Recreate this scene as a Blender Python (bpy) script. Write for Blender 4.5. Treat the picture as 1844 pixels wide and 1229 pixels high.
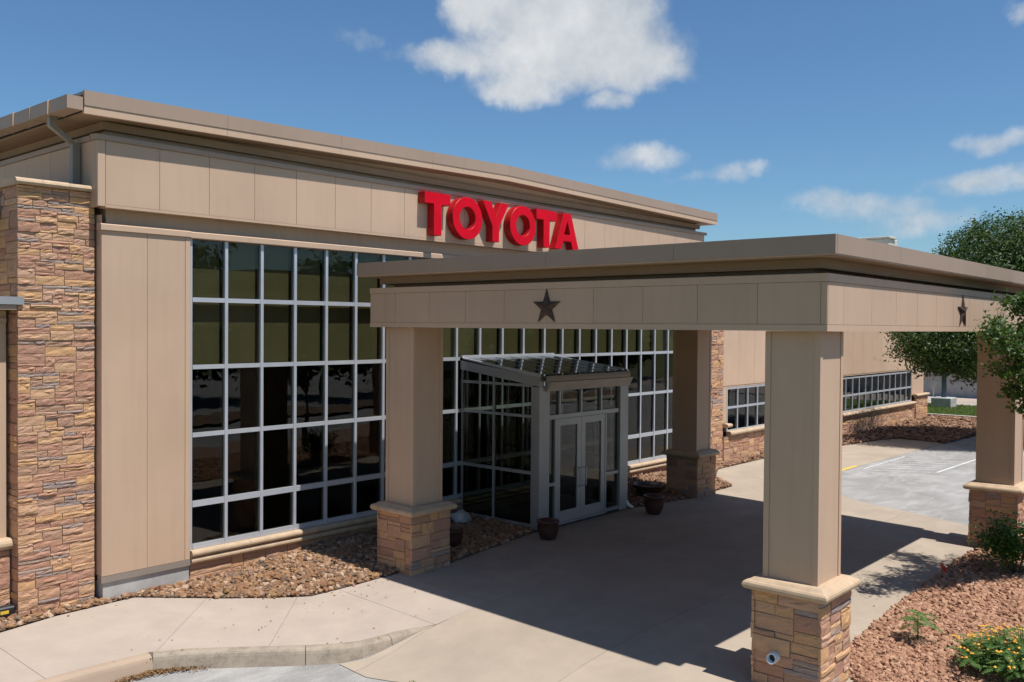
import bpy, bmesh, math, random
from mathutils import Vector, Matrix, noise as mnoise

# ------------------------------------------------------------------ scene, camera, sky, sun
scene = bpy.context.scene
for o in list(bpy.data.objects):
    bpy.data.objects.remove(o)
COL = scene.collection
R = math.radians
random.seed(11)

cam_d = bpy.data.cameras.new("camera")
cam = bpy.data.objects.new("camera", cam_d)
COL.objects.link(cam)
scene.camera = cam
cam_d.sensor_width = 36.0
cam_d.lens = 32.19
cam_d.clip_start = 0.1
cam_d.clip_end = 3000
CAM = Vector((-8.377, -14.947, 4.533))
yaw, pit, rol = R(48.815), R(-0.929), R(0.42)
fwd = Vector((math.sin(yaw) * math.cos(pit), math.cos(yaw) * math.cos(pit), math.sin(pit)))
rgt = Vector((math.cos(yaw), -math.sin(yaw), 0))
upv = rgt.cross(fwd)
r2 = math.cos(rol) * rgt + math.sin(rol) * upv
u2 = -math.sin(rol) * rgt + math.cos(rol) * upv
M3 = Matrix((r2, u2, -fwd)).transposed()
cam.matrix_world = Matrix.Translation(CAM) @ M3.to_4x4()

SUN_DIR = Vector((-0.035, 0.42, -1.0)).normalized()          # direction of travel of the light
sun_d = bpy.data.lights.new("sun", 'SUN')
sun_d.energy = 5.0
sun_d.angle = R(0.53)
sun_d.color = (1.0, 0.985, 0.95)
sun = bpy.data.objects.new("sun", sun_d)
COL.objects.link(sun)
sun.rotation_euler = SUN_DIR.to_track_quat('-Z', 'Y').to_euler()
sun.location = (10, -20, 30)

world = bpy.data.worlds.new("World")
scene.world = world
world.use_nodes = True
SKY_STRENGTH = 0.075
view = scene.view_settings
view.view_transform = 'Standard'
view.look = 'None'
view.exposure = 0.16
view.gamma = 1.0
view.use_curve_mapping = False
scene.cycles.use_denoising = True
scene.cycles.max_bounces = 6
scene.cycles.diffuse_bounces = 3
scene.cycles.glossy_bounces = 3
scene.cycles.use_adaptive_sampling = True
scene.cycles.adaptive_threshold = 0.02
scene.cycles.transparent_max_bounces = 24
scene.cycles.caustics_reflective = False
scene.cycles.caustics_refractive = False
scene.cycles.sample_clamp_indirect = 4.0


class NT:
    """small helper to write node graphs"""
    def __init__(self, tree):
        self.t = tree
        self.t.nodes.clear()

    def n(self, kind, **kw):
        nd = self.t.nodes.new(kind)
        for k, v in kw.items():
            if k == 'inp':
                for i, val in v.items():
                    if hasattr(val, 'is_linked') or hasattr(val, 'links'):
                        self.t.links.new(val, nd.inputs[i])
                    else:
                        nd.inputs[i].default_value = val
            else:
                setattr(nd, k, v)
        return nd

    def m(self, op, a, b=0.0, c=0.0, clamp=False):
        return self.n('ShaderNodeMath', operation=op, use_clamp=clamp, inp={0: a, 1: b, 2: c}).outputs[0]

    def vm(self, op, a, b=(0, 0, 0)):
        return self.n('ShaderNodeVectorMath', operation=op, inp={0: a, 1: b}).outputs[0]

    def mix(self, f, a, b, blend='MIX'):
        return self.n('ShaderNodeMix', data_type='RGBA', blend_type=blend, inp={0: f, 6: a, 7: b}).outputs[2]

    def noise(self, vec, scale, detail=4.0, rough=0.55, dist=0.0):
        return self.n('ShaderNodeTexNoise', inp={'Vector': vec, 'Scale': scale, 'Detail': detail, 'Roughness': rough, 'Distortion': dist})

    def ramp(self, fac, stops, interp='LINEAR'):
        nd = self.n('ShaderNodeValToRGB', inp={0: fac})
        cr = nd.color_ramp
        cr.interpolation = interp
        while len(cr.elements) > 1:
            cr.elements.remove(cr.elements[-1])
        cr.elements[0].position = stops[0][0]
        cr.elements[0].color = (*stops[0][1], 1)
        for p, c in stops[1:]:
            e = cr.elements.new(p)
            e.color = (*c, 1)
        return nd.outputs[0]

    def rng(self, v, a, b, c, d, smooth=False):
        nd = self.n('ShaderNodeMapRange', inp={0: v, 1: a, 2: b, 3: c, 4: d})
        if smooth:
            nd.interpolation_type = 'SMOOTHSTEP'
        return nd.outputs[0]


def build_world():
    T = NT(world.node_tree)
    out = T.n('ShaderNodeOutputWorld')
    bg = T.n('ShaderNodeBackground', inp={1: SKY_STRENGTH})
    T.t.links.new(bg.outputs[0], out.inputs[0])
    sky = T.n('ShaderNodeTexSky', sky_type='NISHITA', sun_disc=False)
    sky.sun_elevation = math.asin(-SUN_DIR.z)
    sky.sun_rotation = math.atan2(-SUN_DIR.x, -SUN_DIR.y)
    sky.altitude = 200
    sky.air_density = 1.1
    sky.dust_density = 0.35
    sky.ozone_density = 2.0
    co = T.n('ShaderNodeTexCoord').outputs['Generated']
    d = T.vm('NORMALIZE', co)
    sp = T.n('ShaderNodeSeparateXYZ', inp={0: d})
    az = T.m('ARCTAN2', sp.outputs[0], sp.outputs[1])
    el = T.m('ARCSINE', sp.outputs[2])
    # billow: warp the direction with noise so that outlines are ragged
    n1 = T.noise(d, 9.0, 6.0, 0.62)
    n2 = T.noise(d, 26.0, 5.0, 0.6)
    n3 = T.noise(d, 70.0, 4.0, 0.6)
    wsep = T.n('ShaderNodeSeparateColor', inp={0: n1.outputs[1]})
    az2 = T.m('ADD', az, T.m('MULTIPLY', T.m('SUBTRACT', wsep.outputs[0], 0.5), 0.075))
    el2 = T.m('ADD', el, T.m('MULTIPLY', T.m('SUBTRACT', wsep.outputs[1], 0.5), 0.055))
    blobs = [  # azimuth, elevation, half width, half height, weight
        (0.880, 0.325, 0.080, 0.050, 1.0), (0.815, 0.330, 0.040, 0.030, 0.9), (0.900, 0.288, 0.110, 0.034, 1.0),
        (0.935, 0.318, 0.062, 0.050, 1.0), (0.790, 0.281, 0.052, 0.018, 0.8), (0.738, 0.287, 0.030, 0.008, 0.35),
        (0.980, 0.276, 0.050, 0.026, 0.95), (1.012, 0.264, 0.030, 0.012, 0.6), (0.862, 0.258, 0.050, 0.020, 0.85),
        (0.955, 0.243, 0.026, 0.012, 0.6), (0.955, 0.296, 0.050, 0.030, 1.0), (0.690, 0.300, 0.030, 0.008, 0.22),
        (0.998, 0.181, 0.040, 0.015, 0.62), (0.972, 0.173, 0.028, 0.011, 0.42), (1.081, 0.157, 0.022, 0.011, 0.50),
        (1.110, 0.160, 0.015, 0.008, 0.45), (1.045, 0.157, 0.025, 0.006, 0.25), (1.180, 0.127, 0.035, 0.011, 0.48),
        (1.225, 0.120, 0.050, 0.014, 0.52), (1.262, 0.104, 0.045, 0.014, 0.48), (1.334, 0.177, 0.034, 0.012, 0.58),
        (1.322, 0.139, 0.048, 0.013, 0.58), (1.366, 0.140, 0.040, 0.012, 0.58), (1.362, 0.300, 0.020, 0.012, 0.5),
        # the same kind of small fair-weather cloud elsewhere round the sky
        (2.1, 0.35, 0.12, 0.05, 0.8), (2.9, 0.25, 0.10, 0.035, 0.7), (-2.2, 0.3, 0.13, 0.045, 0.8), (-1.2, 0.22, 0.09, 0.03, 0.7),
        (-0.3, 0.33, 0.10, 0.04, 0.7), (1.7, 0.16, 0.09, 0.025, 0.6), (2.5, 0.12, 0.12, 0.02, 0.5),
    ]
    acc = None
    for a, e, ra, re, w in blobs:
        dx = T.m('MULTIPLY', T.m('SUBTRACT', az2, a), 1.0 / ra)
        dy = T.m('MULTIPLY', T.m('SUBTRACT', el2, e), 1.0 / re)
        q = T.m('ADD', T.m('MULTIPLY', dx, dx), T.m('MULTIPLY', dy, dy))
        v = T.m('MULTIPLY', T.m('SUBTRACT', 1.0, T.m('MULTIPLY', q, 0.55)), w)
        acc = v if acc is None else T.n('ShaderNodeMath', operation='SMOOTH_MAX', inp={0: acc, 1: v, 2: 0.15}).outputs[0]
    det = T.m('ADD', T.m('MULTIPLY', T.m('SUBTRACT', n2.outputs[0], 0.5), 0.75), T.m('MULTIPLY', T.m('SUBTRACT', n3.outputs[0], 0.5), 0.22))
    dens = T.m('ADD', acc, det)
    mask = T.rng(dens, 0.02, 0.85, 0.0, 1.0, True)
    # thick parts are white at the rim and greyer in the body, as seen from below
    shade = T.n('ShaderNodeMath', operation='ADD', inp={0: T.m('MULTIPLY', n2.outputs[0], 0.5), 1: T.m('MULTIPLY', n1.outputs[0], 0.8)}).outputs[0]
    ccol = T.ramp(T.rng(shade, 0.42, 0.85, 0.0, 1.0), [(0.0, (0.50, 0.555, 0.62)), (0.5, (0.66, 0.70, 0.74)), (1.0, (0.86, 0.87, 0.88))])
    cbr = T.mix(1.0, ccol, (10.9, 10.9, 10.9, 1), 'MULTIPLY')
    cl = T.m('MULTIPLY', mask, 0.93)
    tint = T.mix(1.0, sky.outputs[0], (0.75, 1.04, 1.27, 1), 'MULTIPLY')
    T.t.links.new(T.mix(cl, tint, cbr), bg.inputs[0])


build_world()

# ------------------------------------------------------------------ materials
MATS = {}


def new_mat(name):
    m = bpy.data.materials.new(name)
    m.use_nodes = True
    T = NT(m.node_tree)
    out = T.n('ShaderNodeOutputMaterial')
    MATS[name] = m
    return m, T, out


def bsdf(T, out, color, rough=0.6, metal=0.0, bump=None, bstr=0.2, bdist=0.01, spec=None):
    b = T.n('ShaderNodeBsdfPrincipled')
    for i, v in (('Base Color', color), ('Roughness', rough), ('Metallic', metal)):
        if hasattr(v, 'links'):
            T.t.links.new(v, b.inputs[i])
        else:
            b.inputs[i].default_value = (*v, 1) if isinstance(v, tuple) and len(v) == 3 else v
    if spec is not None:
        b.inputs['Specular IOR Level'].default_value = spec
    if bump is not None:
        bn = T.n('ShaderNodeBump', inp={'Strength': bstr, 'Distance': bdist, 'Height': bump})
        T.t.links.new(bn.outputs[0], b.inputs['Normal'])
    T.t.links.new(b.outputs[0], out.inputs[0])
    return b


def wm(c):
    return (c[0], c[1] * 0.96, c[2] * 0.905)


def sc(c, k):
    return tuple(min(1, x * k) for x in c)


def pos(T):
    return T.n('ShaderNodeNewGeometry').outputs['Position']


def objrand(T):
    return T.n('ShaderNodeObjectInfo').outputs['Random']


def islrand(T):
    return T.n('ShaderNodeNewGeometry').outputs['Random Per Island']


def scaled(T, v, s):
    return T.n('ShaderNodeMapping', inp={0: v, 3: s}).outputs[0]


def panel_mat(name, base, rough=0.55, vary=0.07, streak=0.10, spec=0.35):
    """painted embossed metal panel: faint emboss, streaks of dirt, small shift from panel to panel"""
    base = wm(base)
    m, T, out = new_mat(name)
    p = pos(T)
    big = T.noise(p, 0.55, 3, 0.5).outputs[0]
    st = T.noise(scaled(T, p, (7, 7, 0.35)), 1.0, 4, 0.6).outputs[0]
    fine = T.noise(scaled(T, p, (160, 160, 60)), 1.0, 2, 0.6).outputs[0]
    c = T.mix(T.rng(big, 0.3, 0.7, 0, 1), (*sc(base, 1 - vary), 1), (*sc(base, 1 + vary), 1))
    c = T.mix(T.rng(st, 0.48, 0.78, 0, streak * 1.6), c, (*sc(base, 0.55), 1))
    sp = T.noise(p, 22.0, 5, 0.7).outputs[0]
    c = T.mix(T.rng(sp, 0.62, 0.8, 0, 0.22), c, (*sc(base, 0.6), 1))
    c = T.mix(T.m('MULTIPLY', objrand(T), 0.10), c, (*sc(base, 0.62), 1))
    bsdf(T, out, c, T.rng(fine, 0.2, 0.8, rough - 0.06, rough + 0.1), 0.0, T.m('ADD', fine, T.m('MULTIPLY', T.noise(p, 1.8, 2, 0.5).outputs[0], 3.0)), 0.16, 0.005, spec)
    return m


def simple_mat(name, base, rough=0.5, metal=0.0, vary=0.12, scale=3.0, bumpscale=60.0, bstr=0.08, spec=None):
    m, T, out = new_mat(name)
    p = pos(T)
    n = T.noise(p, scale, 5, 0.6).outputs[0]
    f = T.noise(p, bumpscale, 3, 0.6).outputs[0]
    c = T.mix(T.rng(n, 0.3, 0.7, 0, 1), (*sc(base, 1 - vary), 1), (*sc(base, 1 + vary), 1))
    bsdf(T, out, c, T.rng(f, 0.2, 0.8, max(0.02, rough - 0.08), min(1, rough + 0.08)), metal, f, bstr, 0.004, spec)
    return m


TAN = (0.545, 0.392, 0.288)
panel_mat('tan_panel', TAN)
panel_mat('tan_trim', sc(TAN, 1.02), 0.5, 0.04, 0.08)
panel_mat('roof_fascia', (0.37, 0.275, 0.217), 0.5, 0.05, 0.06)
panel_mat('wing_panel', (0.61, 0.44, 0.325))
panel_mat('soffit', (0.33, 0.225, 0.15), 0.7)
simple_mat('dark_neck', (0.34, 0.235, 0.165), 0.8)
simple_mat('aluminium', (0.56, 0.58, 0.62), 0.42, 0.4, 0.06, 2.0, 120, 0.03)
simple_mat('dull_aluminium', (0.40, 0.40, 0.40), 0.45, 0.45, 0.06, 2.0, 120, 0.03)
simple_mat('red_paint', (0.42, 0.004, 0.008), 0.45, 0.0, 0.18, 6.0, 40, 0.04, 0.3)
simple_mat('red_face', (0.60, 0.001, 0.014), 0.5, 0.0, 0.10, 2.2, 25, 0.03, 0.15)
simple_mat('drip_grey', (0.48, 0.43, 0.39), 0.5)
simple_mat('gutter_paint', (0.26, 0.215, 0.18), 0.45, 0.0, 0.08, 1.2)
simple_mat('rust_star', (0.075, 0.042, 0.03), 0.6, 0.35, 0.4, 14.0, 120, 0.3)
simple_mat('cast_stone', wm((0.49, 0.365, 0.25)), 0.85, 0.0, 0.15, 5.0, 130, 0.3)
simple_mat('concrete_base', (0.40, 0.385, 0.36), 0.9, 0.0, 0.18, 2.5, 90, 0.25)
simple_mat('mortar', wm((0.44, 0.325, 0.235)), 0.95, 0.0, 0.2, 12.0, 150, 0.4)
simple_mat('dark_interior', (0.022, 0.020, 0.018), 0.9)
simple_mat('interior_floor', (0.035, 0.031, 0.027), 0.7)
simple_mat('shadow_box', (0.44, 0.415, 0.265), 0.9, 0.0, 0.06)
simple_mat('pot_glaze', (0.075, 0.030, 0.020), 0.38, 0.0, 0.3, 8.0, 60, 0.1)
simple_mat('soil', (0.06, 0.042, 0.03), 1.0, 0.0, 0.4, 30.0, 80, 0.6)
simple_mat('white_pvc', (0.75, 0.74, 0.72), 0.4)
simple_mat('black_plastic', (0.015, 0.016, 0.02), 0.45)
simple_mat('yellow_paint', (0.75, 0.50, 0.05), 0.6, 0.0, 0.15, 20.0)
simple_mat('flag_red', (0.75, 0.04, 0.02), 0.7)
simple_mat('wire', (0.4, 0.4, 0.4), 0.4, 0.8)
simple_mat('pole_blue', (0.05, 0.085, 0.14), 0.5, 0.0)
simple_mat('pale_kerb', wm((0.62, 0.58, 0.52)), 0.9, 0.0, 0.1, 3.0)
simple_mat('metal_siding', wm((0.40, 0.365, 0.32)), 0.55, 0.0, 0.06, 0.5)
simple_mat('roof_unit', wm((0.62, 0.58, 0.50)), 0.5, 0.1)
simple_mat('bark', (0.13, 0.10, 0.075), 0.95, 0.0, 0.35, 14.0, 40, 0.8)
simple_mat('boulder_stone', (0.52, 0.50, 0.46), 0.9, 0.0, 0.2, 8.0, 60, 0.5)
simple_mat('roof_membrane', (0.42, 0.40, 0.37), 0.9)


def stone_mat(name, cols):
    cols = [(c[0] * 0.98, c[1] * 0.93, c[2] * 0.95) for c in cols]
    m, T, out = new_mat(name)
    r = objrand(T)
    p = pos(T)
    base = T.ramp(r, [(i / len(cols), c) for i, c in enumerate(cols)], 'CONSTANT')
    n1 = T.noise(p, 9.0, 5, 0.65).outputs[0]
    n2 = T.noise(p, 45.0, 5, 0.65).outputs[0]
    c = T.mix(T.rng(n1, 0.35, 0.75, 0, 0.40), base, (0.45, 0.26, 0.155, 1))
    c = T.mix(T.rng(n2, 0.5, 0.85, 0, 0.40), c, (0.68, 0.52, 0.37, 1))
    c = T.mix(T.rng(n2, 0.18, 0.42, 0.35, 0.0), c, (0.24, 0.155, 0.105, 1))
    bsdf(T, out, c, 0.92, 0.0, T.m('ADD', n2, T.m('MULTIPLY', n1, 0.8)), 0.75, 0.02, 0.2)
    return m


WARM = [(0.612, 0.372, 0.189), (0.561, 0.343, 0.203), (0.469, 0.256, 0.167), (0.632, 0.400, 0.221), (0.449, 0.246, 0.162), (0.530, 0.304, 0.194), (0.643, 0.386, 0.184),
        (0.428, 0.265, 0.176), (0.581, 0.362, 0.239), (0.490, 0.270, 0.176), (0.592, 0.376, 0.216), (0.459, 0.256, 0.176)]
stone_mat('ledgestone', WARM)
stone_mat('ledgestone_grey', [(0.36, 0.30, 0.265), (0.33, 0.28, 0.255), (0.40, 0.31, 0.25), (0.37, 0.285, 0.235)])


def ledge_joined():
    m, T, out = new_mat('ledgestone_mass')
    r = islrand(T)
    p = pos(T)
    cols = [wm(c) for c in WARM + [(0.34, 0.275, 0.245)]]
    base = T.ramp(r, [(i / len(cols), c) for i, c in enumerate(cols)], 'CONSTANT')
    n2 = T.noise(p, 30.0, 5, 0.65).outputs[0]
    c = T.mix(T.rng(n2, 0.45, 0.85, 0, 0.35), base, (0.68, 0.52, 0.37, 1))
    bsdf(T, out, c, 0.92, 0.0, n2, 0.7, 0.02, 0.2)


ledge_joined()


def rock_mat(name, cols):
    cols = [wm(c) for c in cols]
    m, T, out = new_mat(name)
    r = islrand(T)
    p = pos(T)
    base = T.ramp(r, [(i / len(cols), c) for i, c in enumerate(cols)], 'CONSTANT')
    n2 = T.noise(p, 60.0, 4, 0.6).outputs[0]
    c = T.mix(T.rng(n2, 0.3, 0.8, 0, 0.35), base, (0.30, 0.19, 0.12, 1))
    bsdf(T, out, c, 0.8, 0.0, n2, 0.3, 0.006, 0.25)


rock_mat('river_rock', [(0.231, 0.122, 0.061), (0.313, 0.177, 0.096), (0.184, 0.095, 0.050), (0.354, 0.220, 0.129), (0.258, 0.147, 0.084), (0.136, 0.080, 0.050),
                        (0.449, 0.330, 0.236), (0.286, 0.166, 0.073), (0.204, 0.128, 0.090), (0.326, 0.202, 0.135), (0.157, 0.117, 0.090), (0.245, 0.117, 0.061)])
rock_mat('pink_gravel', [(0.371, 0.198, 0.126), (0.446, 0.258, 0.171), (0.311, 0.160, 0.102), (0.416, 0.232, 0.149), (0.489, 0.307, 0.208), (0.268, 0.137, 0.086), (0.386, 0.225, 0.139), (0.348, 0.177, 0.112)])
rock_mat('brown_mulch', [(0.192, 0.108, 0.068), (0.264, 0.152, 0.096), (0.144, 0.080, 0.052), (0.336, 0.208, 0.136), (0.224, 0.128, 0.080), (0.304, 0.184, 0.120)])


def concrete_mat(name, base, stain=0.5, pale=0.3, tracks=False, grime=False):
    base = wm(base)
    m, T, out = new_mat(name)
    p = pos(T)
    n0 = T.noise(p, 0.35, 4, 0.6, 0.4).outputs[0]
    n1 = T.noise(p, 1.6, 6, 0.65, 0.3).outputs[0]
    n2 = T.noise(p, 14.0, 5, 0.7).outputs[0]
    n3 = T.noise(p, 160.0, 3, 0.7).outputs[0]
    c = T.mix(T.rng(n1, 0.3, 0.72, 0, 1), (*sc(base, 0.90), 1), (*sc(base, 1.08), 1))
    c = T.mix(T.rng(n0, 0.52, 0.8, 0, stain), c, (*sc(base, 0.62), 1))
    c = T.mix(T.rng(n2, 0.58, 0.82, 0, 0.28), c, (*sc(base, 0.72), 1))
    c = T.mix(T.rng(n2, 0.18, 0.38, pale, 0), c, (*sc(base, 1.2), 1))
    c = T.mix(T.rng(n3, 0.3, 0.7, 0, 0.22), c, (*sc(base, 0.78), 1))
    # small dark spots: gum, oil
    v = T.n('ShaderNodeTexVoronoi', inp={'Vector': p, 'Scale': 1.7}).outputs[0]
    c = T.mix(T.rng(v, 0.02, 0.045, 0.55, 0.0), c, (*sc(base, 0.35), 1))
    if tracks:
        tr = T.noise(scaled(T, p, (0.5, 0.8, 1)), 0.9, 6, 0.7, 0.3).outputs[0]
        c = T.mix(T.rng(tr, 0.42, 0.72, 0, 0.34), c, (*sc(base, 0.6), 1))
    if grime:      # algae and tyre grime in blotches
        gr = T.noise(p, 5.0, 7, 0.75).outputs[0]
        gs = T.noise(p, 45.0, 4, 0.8).outputs[0]
        c = T.mix(T.m('MULTIPLY', T.rng(gr, 0.42, 0.62, 0, 0.75), T.rng(gs, 0.35, 0.6, 0, 1)), c, (*sc(base, 0.36), 1))
    obr = T.m('MULTIPLY', objrand(T), 0.16)
    c = T.mix(obr, c, (*sc(base, 0.66), 1))
    bsdf(T, out, c, 0.88, 0.0, T.m('ADD', n3, n2), 0.12, 0.006, 0.25)


concrete_mat('drive_concrete', (0.418, 0.352, 0.286), 0.5, 0.3, True)
concrete_mat('walk_concrete', (0.435, 0.368, 0.318), 0.45, 0.45)
concrete_mat('kerb_new', (0.44, 0.335, 0.255), 0.3, 0.3)
concrete_mat('kerb_old', (0.385, 0.325, 0.262), 0.75, 0.25, grime=True)


def worn_paint(name, base, under):
    m, T, out = new_mat(name)
    p = pos(T)
    w = T.noise(p, 5.0, 6, 0.75).outputs[0]
    bsdf(T, out, T.mix(T.rng(w, 0.36, 0.56, 0, 0.85), (*under, 1), (*base, 1)), 0.85)


worn_paint('white_paint', (0.72, 0.72, 0.70), (0.40, 0.39, 0.385))


def asphalt():
    m, T, out = new_mat('worn_asphalt')
    p = pos(T)
    n1 = T.noise(p, 0.45, 6, 0.65, 1.2).outputs[0]
    n2 = T.noise(scaled(T, p, (0.5, 1.6, 1)), 1.3, 6, 0.7, 0.8).outputs[0]
    n3 = T.noise(p, 70.0, 4, 0.75).outputs[0]
    vo = T.n('ShaderNodeTexVoronoi', inp={'Vector': p, 'Scale': 55.0}).outputs[0]
    c = T.mix(T.rng(n1, 0.32, 0.68, 0, 1), (0.25, 0.235, 0.219, 1), (0.40, 0.376, 0.350, 1))
    c = T.mix(T.rng(n2, 0.5, 0.75, 0, 0.6), c, (0.56, 0.529, 0.488, 1))
    c = T.mix(T.rng(n2, 0.2, 0.42, 0.5, 0), c, (0.16, 0.152, 0.144, 1))
    c = T.mix(T.rng(n3, 0.42, 0.72, 0, 0.5), c, (0.13, 0.126, 0.121, 1))
    c = T.mix(T.rng(vo, 0.1, 0.4, 0.35, 0), c, (0.62, 0.592, 0.558, 1))
    bsdf(T, out, c, 0.92, 0.0, T.m('ADD', n3, T.m('MULTIPLY', vo, 0.6)), 0.5, 0.01, 0.2)


asphalt()


def ground_mat(name, a, b, scale=0.08):
    m, T, out = new_mat(name)
    p = pos(T)
    n1 = T.noise(p, scale, 6, 0.65).outputs[0]
    n2 = T.noise(p, 6.0, 5, 0.7).outputs[0]
    c = T.mix(T.rng(n1, 0.35, 0.65, 0, 1), (*a, 1), (*b, 1))
    c = T.mix(T.rng(n2, 0.4, 0.75, 0, 0.5), c, (*sc(a, 0.55), 1))
    bsdf(T, out, c, 0.95, 0.0, n2, 0.5, 0.03, 0.1)


ground_mat('far_ground', (0.13, 0.15, 0.06), (0.20, 0.185, 0.10))
ground_mat('lawn', (0.10, 0.145, 0.035), (0.16, 0.20, 0.06), 1.2)
ground_mat('bed_soil', (0.17, 0.11, 0.075), (0.24, 0.155, 0.105), 2.0)
ground_mat('pink_soil', (0.30, 0.185, 0.13), (0.38, 0.23, 0.16), 2.0)


def glass_mat(name, tint, f0=0.045, rough=0.0):
    """tinted window glass: see-through with a tint, mirror that grows with the angle"""
    m, T, out = new_mat(name)
    ge = T.n('ShaderNodeNewGeometry')
    cs = T.m('ABSOLUTE', T.n('ShaderNodeVectorMath', operation='DOT_PRODUCT', inp={0: ge.outputs['Normal'], 1: ge.outputs['Incoming']}).outputs['Value'])
    fr = T.m('ADD', T.m('MULTIPLY', T.m('POWER', T.m('SUBTRACT', 1.0, cs, 0, True), 5.0), 1.0 - f0), f0)
    tr = T.n('ShaderNodeBsdfTransparent', inp={'Color': (*tint, 1)})
    gl = T.n('ShaderNodeBsdfGlossy', inp={'Color': (0.92, 0.93, 0.95, 1), 'Roughness': rough})
    # panes are never perfectly flat: a slow ripple bends the mirror image
    p = pos(T)
    bn = T.n('ShaderNodeBump', inp={'Strength': 0.0 if name == 'roof_glass' else 0.4, 'Distance': 0.005, 'Height': T.noise(p, 1.3, 2, 0.5).outputs[0]})
    T.t.links.new(bn.outputs[0], gl.inputs['Normal'])
    mx = T.n('ShaderNodeMixShader')
    T.t.links.new(fr, mx.inputs[0])
    T.t.links.new(tr.outputs[0], mx.inputs[1])
    T.t.links.new(gl.outputs[0], mx.inputs[2])
    T.t.links.new(mx.outputs[0], out.inputs[0])


glass_mat('tinted_glass', (0.60, 0.60, 0.54), 0.036)
glass_mat('door_glass', (0.60, 0.60, 0.56), 0.04)
glass_mat('roof_glass', (0.78, 0.86, 0.86), 0.06)


def leaf_mat(name, cols, trans=0.35, rough=0.45):
    m, T, out = new_mat(name)
    r = islrand(T)
    c = T.ramp(r, [(i / (len(cols) - 1), k) for i, k in enumerate(cols)])
    b = T.n('ShaderNodeBsdfPrincipled')
    T.t.links.new(c, b.inputs['Base Color'])
    b.inputs['Roughness'].default_value = rough
    b.inputs['Specular IOR Level'].default_value = 0.35
    tl = T.n('ShaderNodeBsdfTranslucent')
    T.t.links.new(T.mix(1.0, c, (1.25, 1.35, 0.6, 1), 'MULTIPLY'), tl.inputs[0])
    mx = T.n('ShaderNodeMixShader', inp={0: trans})
    T.t.links.new(b.outputs[0], mx.inputs[1])
    T.t.links.new(tl.outputs[0], mx.inputs[2])
    T.t.links.new(mx.outputs[0], out.inputs[0])


leaf_mat('oak_leaf', [(0.024, 0.046, 0.012), (0.045, 0.080, 0.018), (0.085, 0.135, 0.028), (0.036, 0.062, 0.016)])
leaf_mat('elm_leaf', [(0.035, 0.075, 0.015), (0.06, 0.12, 0.022), (0.10, 0.165, 0.035), (0.05, 0.095, 0.02)])
leaf_mat('shrub_leaf', [(0.04, 0.10, 0.02), (0.07, 0.16, 0.03), (0.11, 0.21, 0.045)], 0.25, 0.35)
leaf_mat('fern_leaf', [(0.06, 0.13, 0.03), (0.10, 0.19, 0.045), (0.14, 0.23, 0.07)], 0.35, 0.6)
leaf_mat('grass_blade', [(0.09, 0.14, 0.03), (0.14, 0.19, 0.05), (0.19, 0.22, 0.08)], 0.3, 0.6)
leaf_mat('orange_petal', [(0.80, 0.30, 0.02), (0.85, 0.42, 0.03), (0.85, 0.52, 0.05)], 0.2, 0.6)
leaf_mat('dead_leaf', [(0.20, 0.10, 0.04), (0.30, 0.17, 0.07), (0.14, 0.08, 0.04)], 0.1, 0.8)

# ------------------------------------------------------------------ geometry helpers
WL = {}


def ident(o):
    return o.as_pointer()


def link(o, parent=None, loc=(0, 0, 0)):
    COL.objects.link(o)
    loc = Vector(loc)
    WL[o.name] = loc.copy()
    if parent is not None:
        o.parent = parent
        o.location = loc - WL[parent.name]
    else:
        o.location = loc
    return o


def thing(name, label, cat, loc=(0, 0, 0), group=None):
    o = bpy.data.objects.new(name, None)
    o.empty_display_size = 0.2
    link(o, None, loc)
    return tag(o, label, cat, group)


def tag(o, label, cat, group=None):
    o['label'] = label
    o['category'] = cat
    if group:
        o['group'] = group
    return o


def kind(o, k, label=None):
    o['kind'] = k
    if label:
        o['label'] = label
    return o


def mesh_obj(name, me, mat, parent=None, loc=(0, 0, 0), smooth=False):
    if mat is not None:
        me.materials.append(MATS[mat])
    if smooth:
        me.polygons.foreach_set('use_smooth', [True] * len(me.polygons))
    return link(bpy.data.objects.new(name, me), parent, loc)


def pyd(name, verts, faces, mat, parent=None, loc=(0, 0, 0), smooth=False):
    me = bpy.data.meshes.new(name)
    me.from_pydata([tuple(v) for v in verts], [], faces)
    me.update()
    return mesh_obj(name, me, mat, parent, loc, smooth)


def bm_obj(name, bm, mat, parent=None, loc=(0, 0, 0), smooth=False):
    bmesh.ops.recalc_face_normals(bm, faces=bm.faces)
    me = bpy.data.meshes.new(name)
    bm.to_mesh(me)
    bm.free()
    return mesh_obj(name, me, mat, parent, loc, smooth)


def bm_box(bm, x0, x1, y0, y1, z0, z1):
    vs = [bm.verts.new((x, y, z)) for x in (x0, x1) for y in (y0, y1) for z in (z0, z1)]
    for f in ((0, 1, 3, 2), (4, 6, 7, 5), (0, 4, 5, 1), (2, 3, 7, 6), (0, 2, 6, 4), (1, 5, 7, 3)):
        bm.faces.new([vs[i] for i in f])
    return vs


BOXC = {}


def box(name, x0, x1, y0, y1, z0, z1, mat, parent=None, bev=0.0):
    dx, dy, dz = x1 - x0, y1 - y0, z1 - z0
    key = (round(dx, 4), round(dy, 4), round(dz, 4), mat, bev, name)
    c = ((x0 + x1) / 2, (y0 + y1) / 2, (z0 + z1) / 2)
    if key in BOXC:
        return link(bpy.data.objects.new(name, BOXC[key]), parent, c)
    bm = bmesh.new()
    bm_box(bm, -dx / 2, dx / 2, -dy / 2, dy / 2, -dz / 2, dz / 2)
    if bev > 0:
        bmesh.ops.bevel(bm, geom=bm.edges[:], offset=bev, segments=1, affect='EDGES')
    o = bm_obj(name, bm, mat, parent, c)
    BOXC[key] = o.data
    return o


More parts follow.
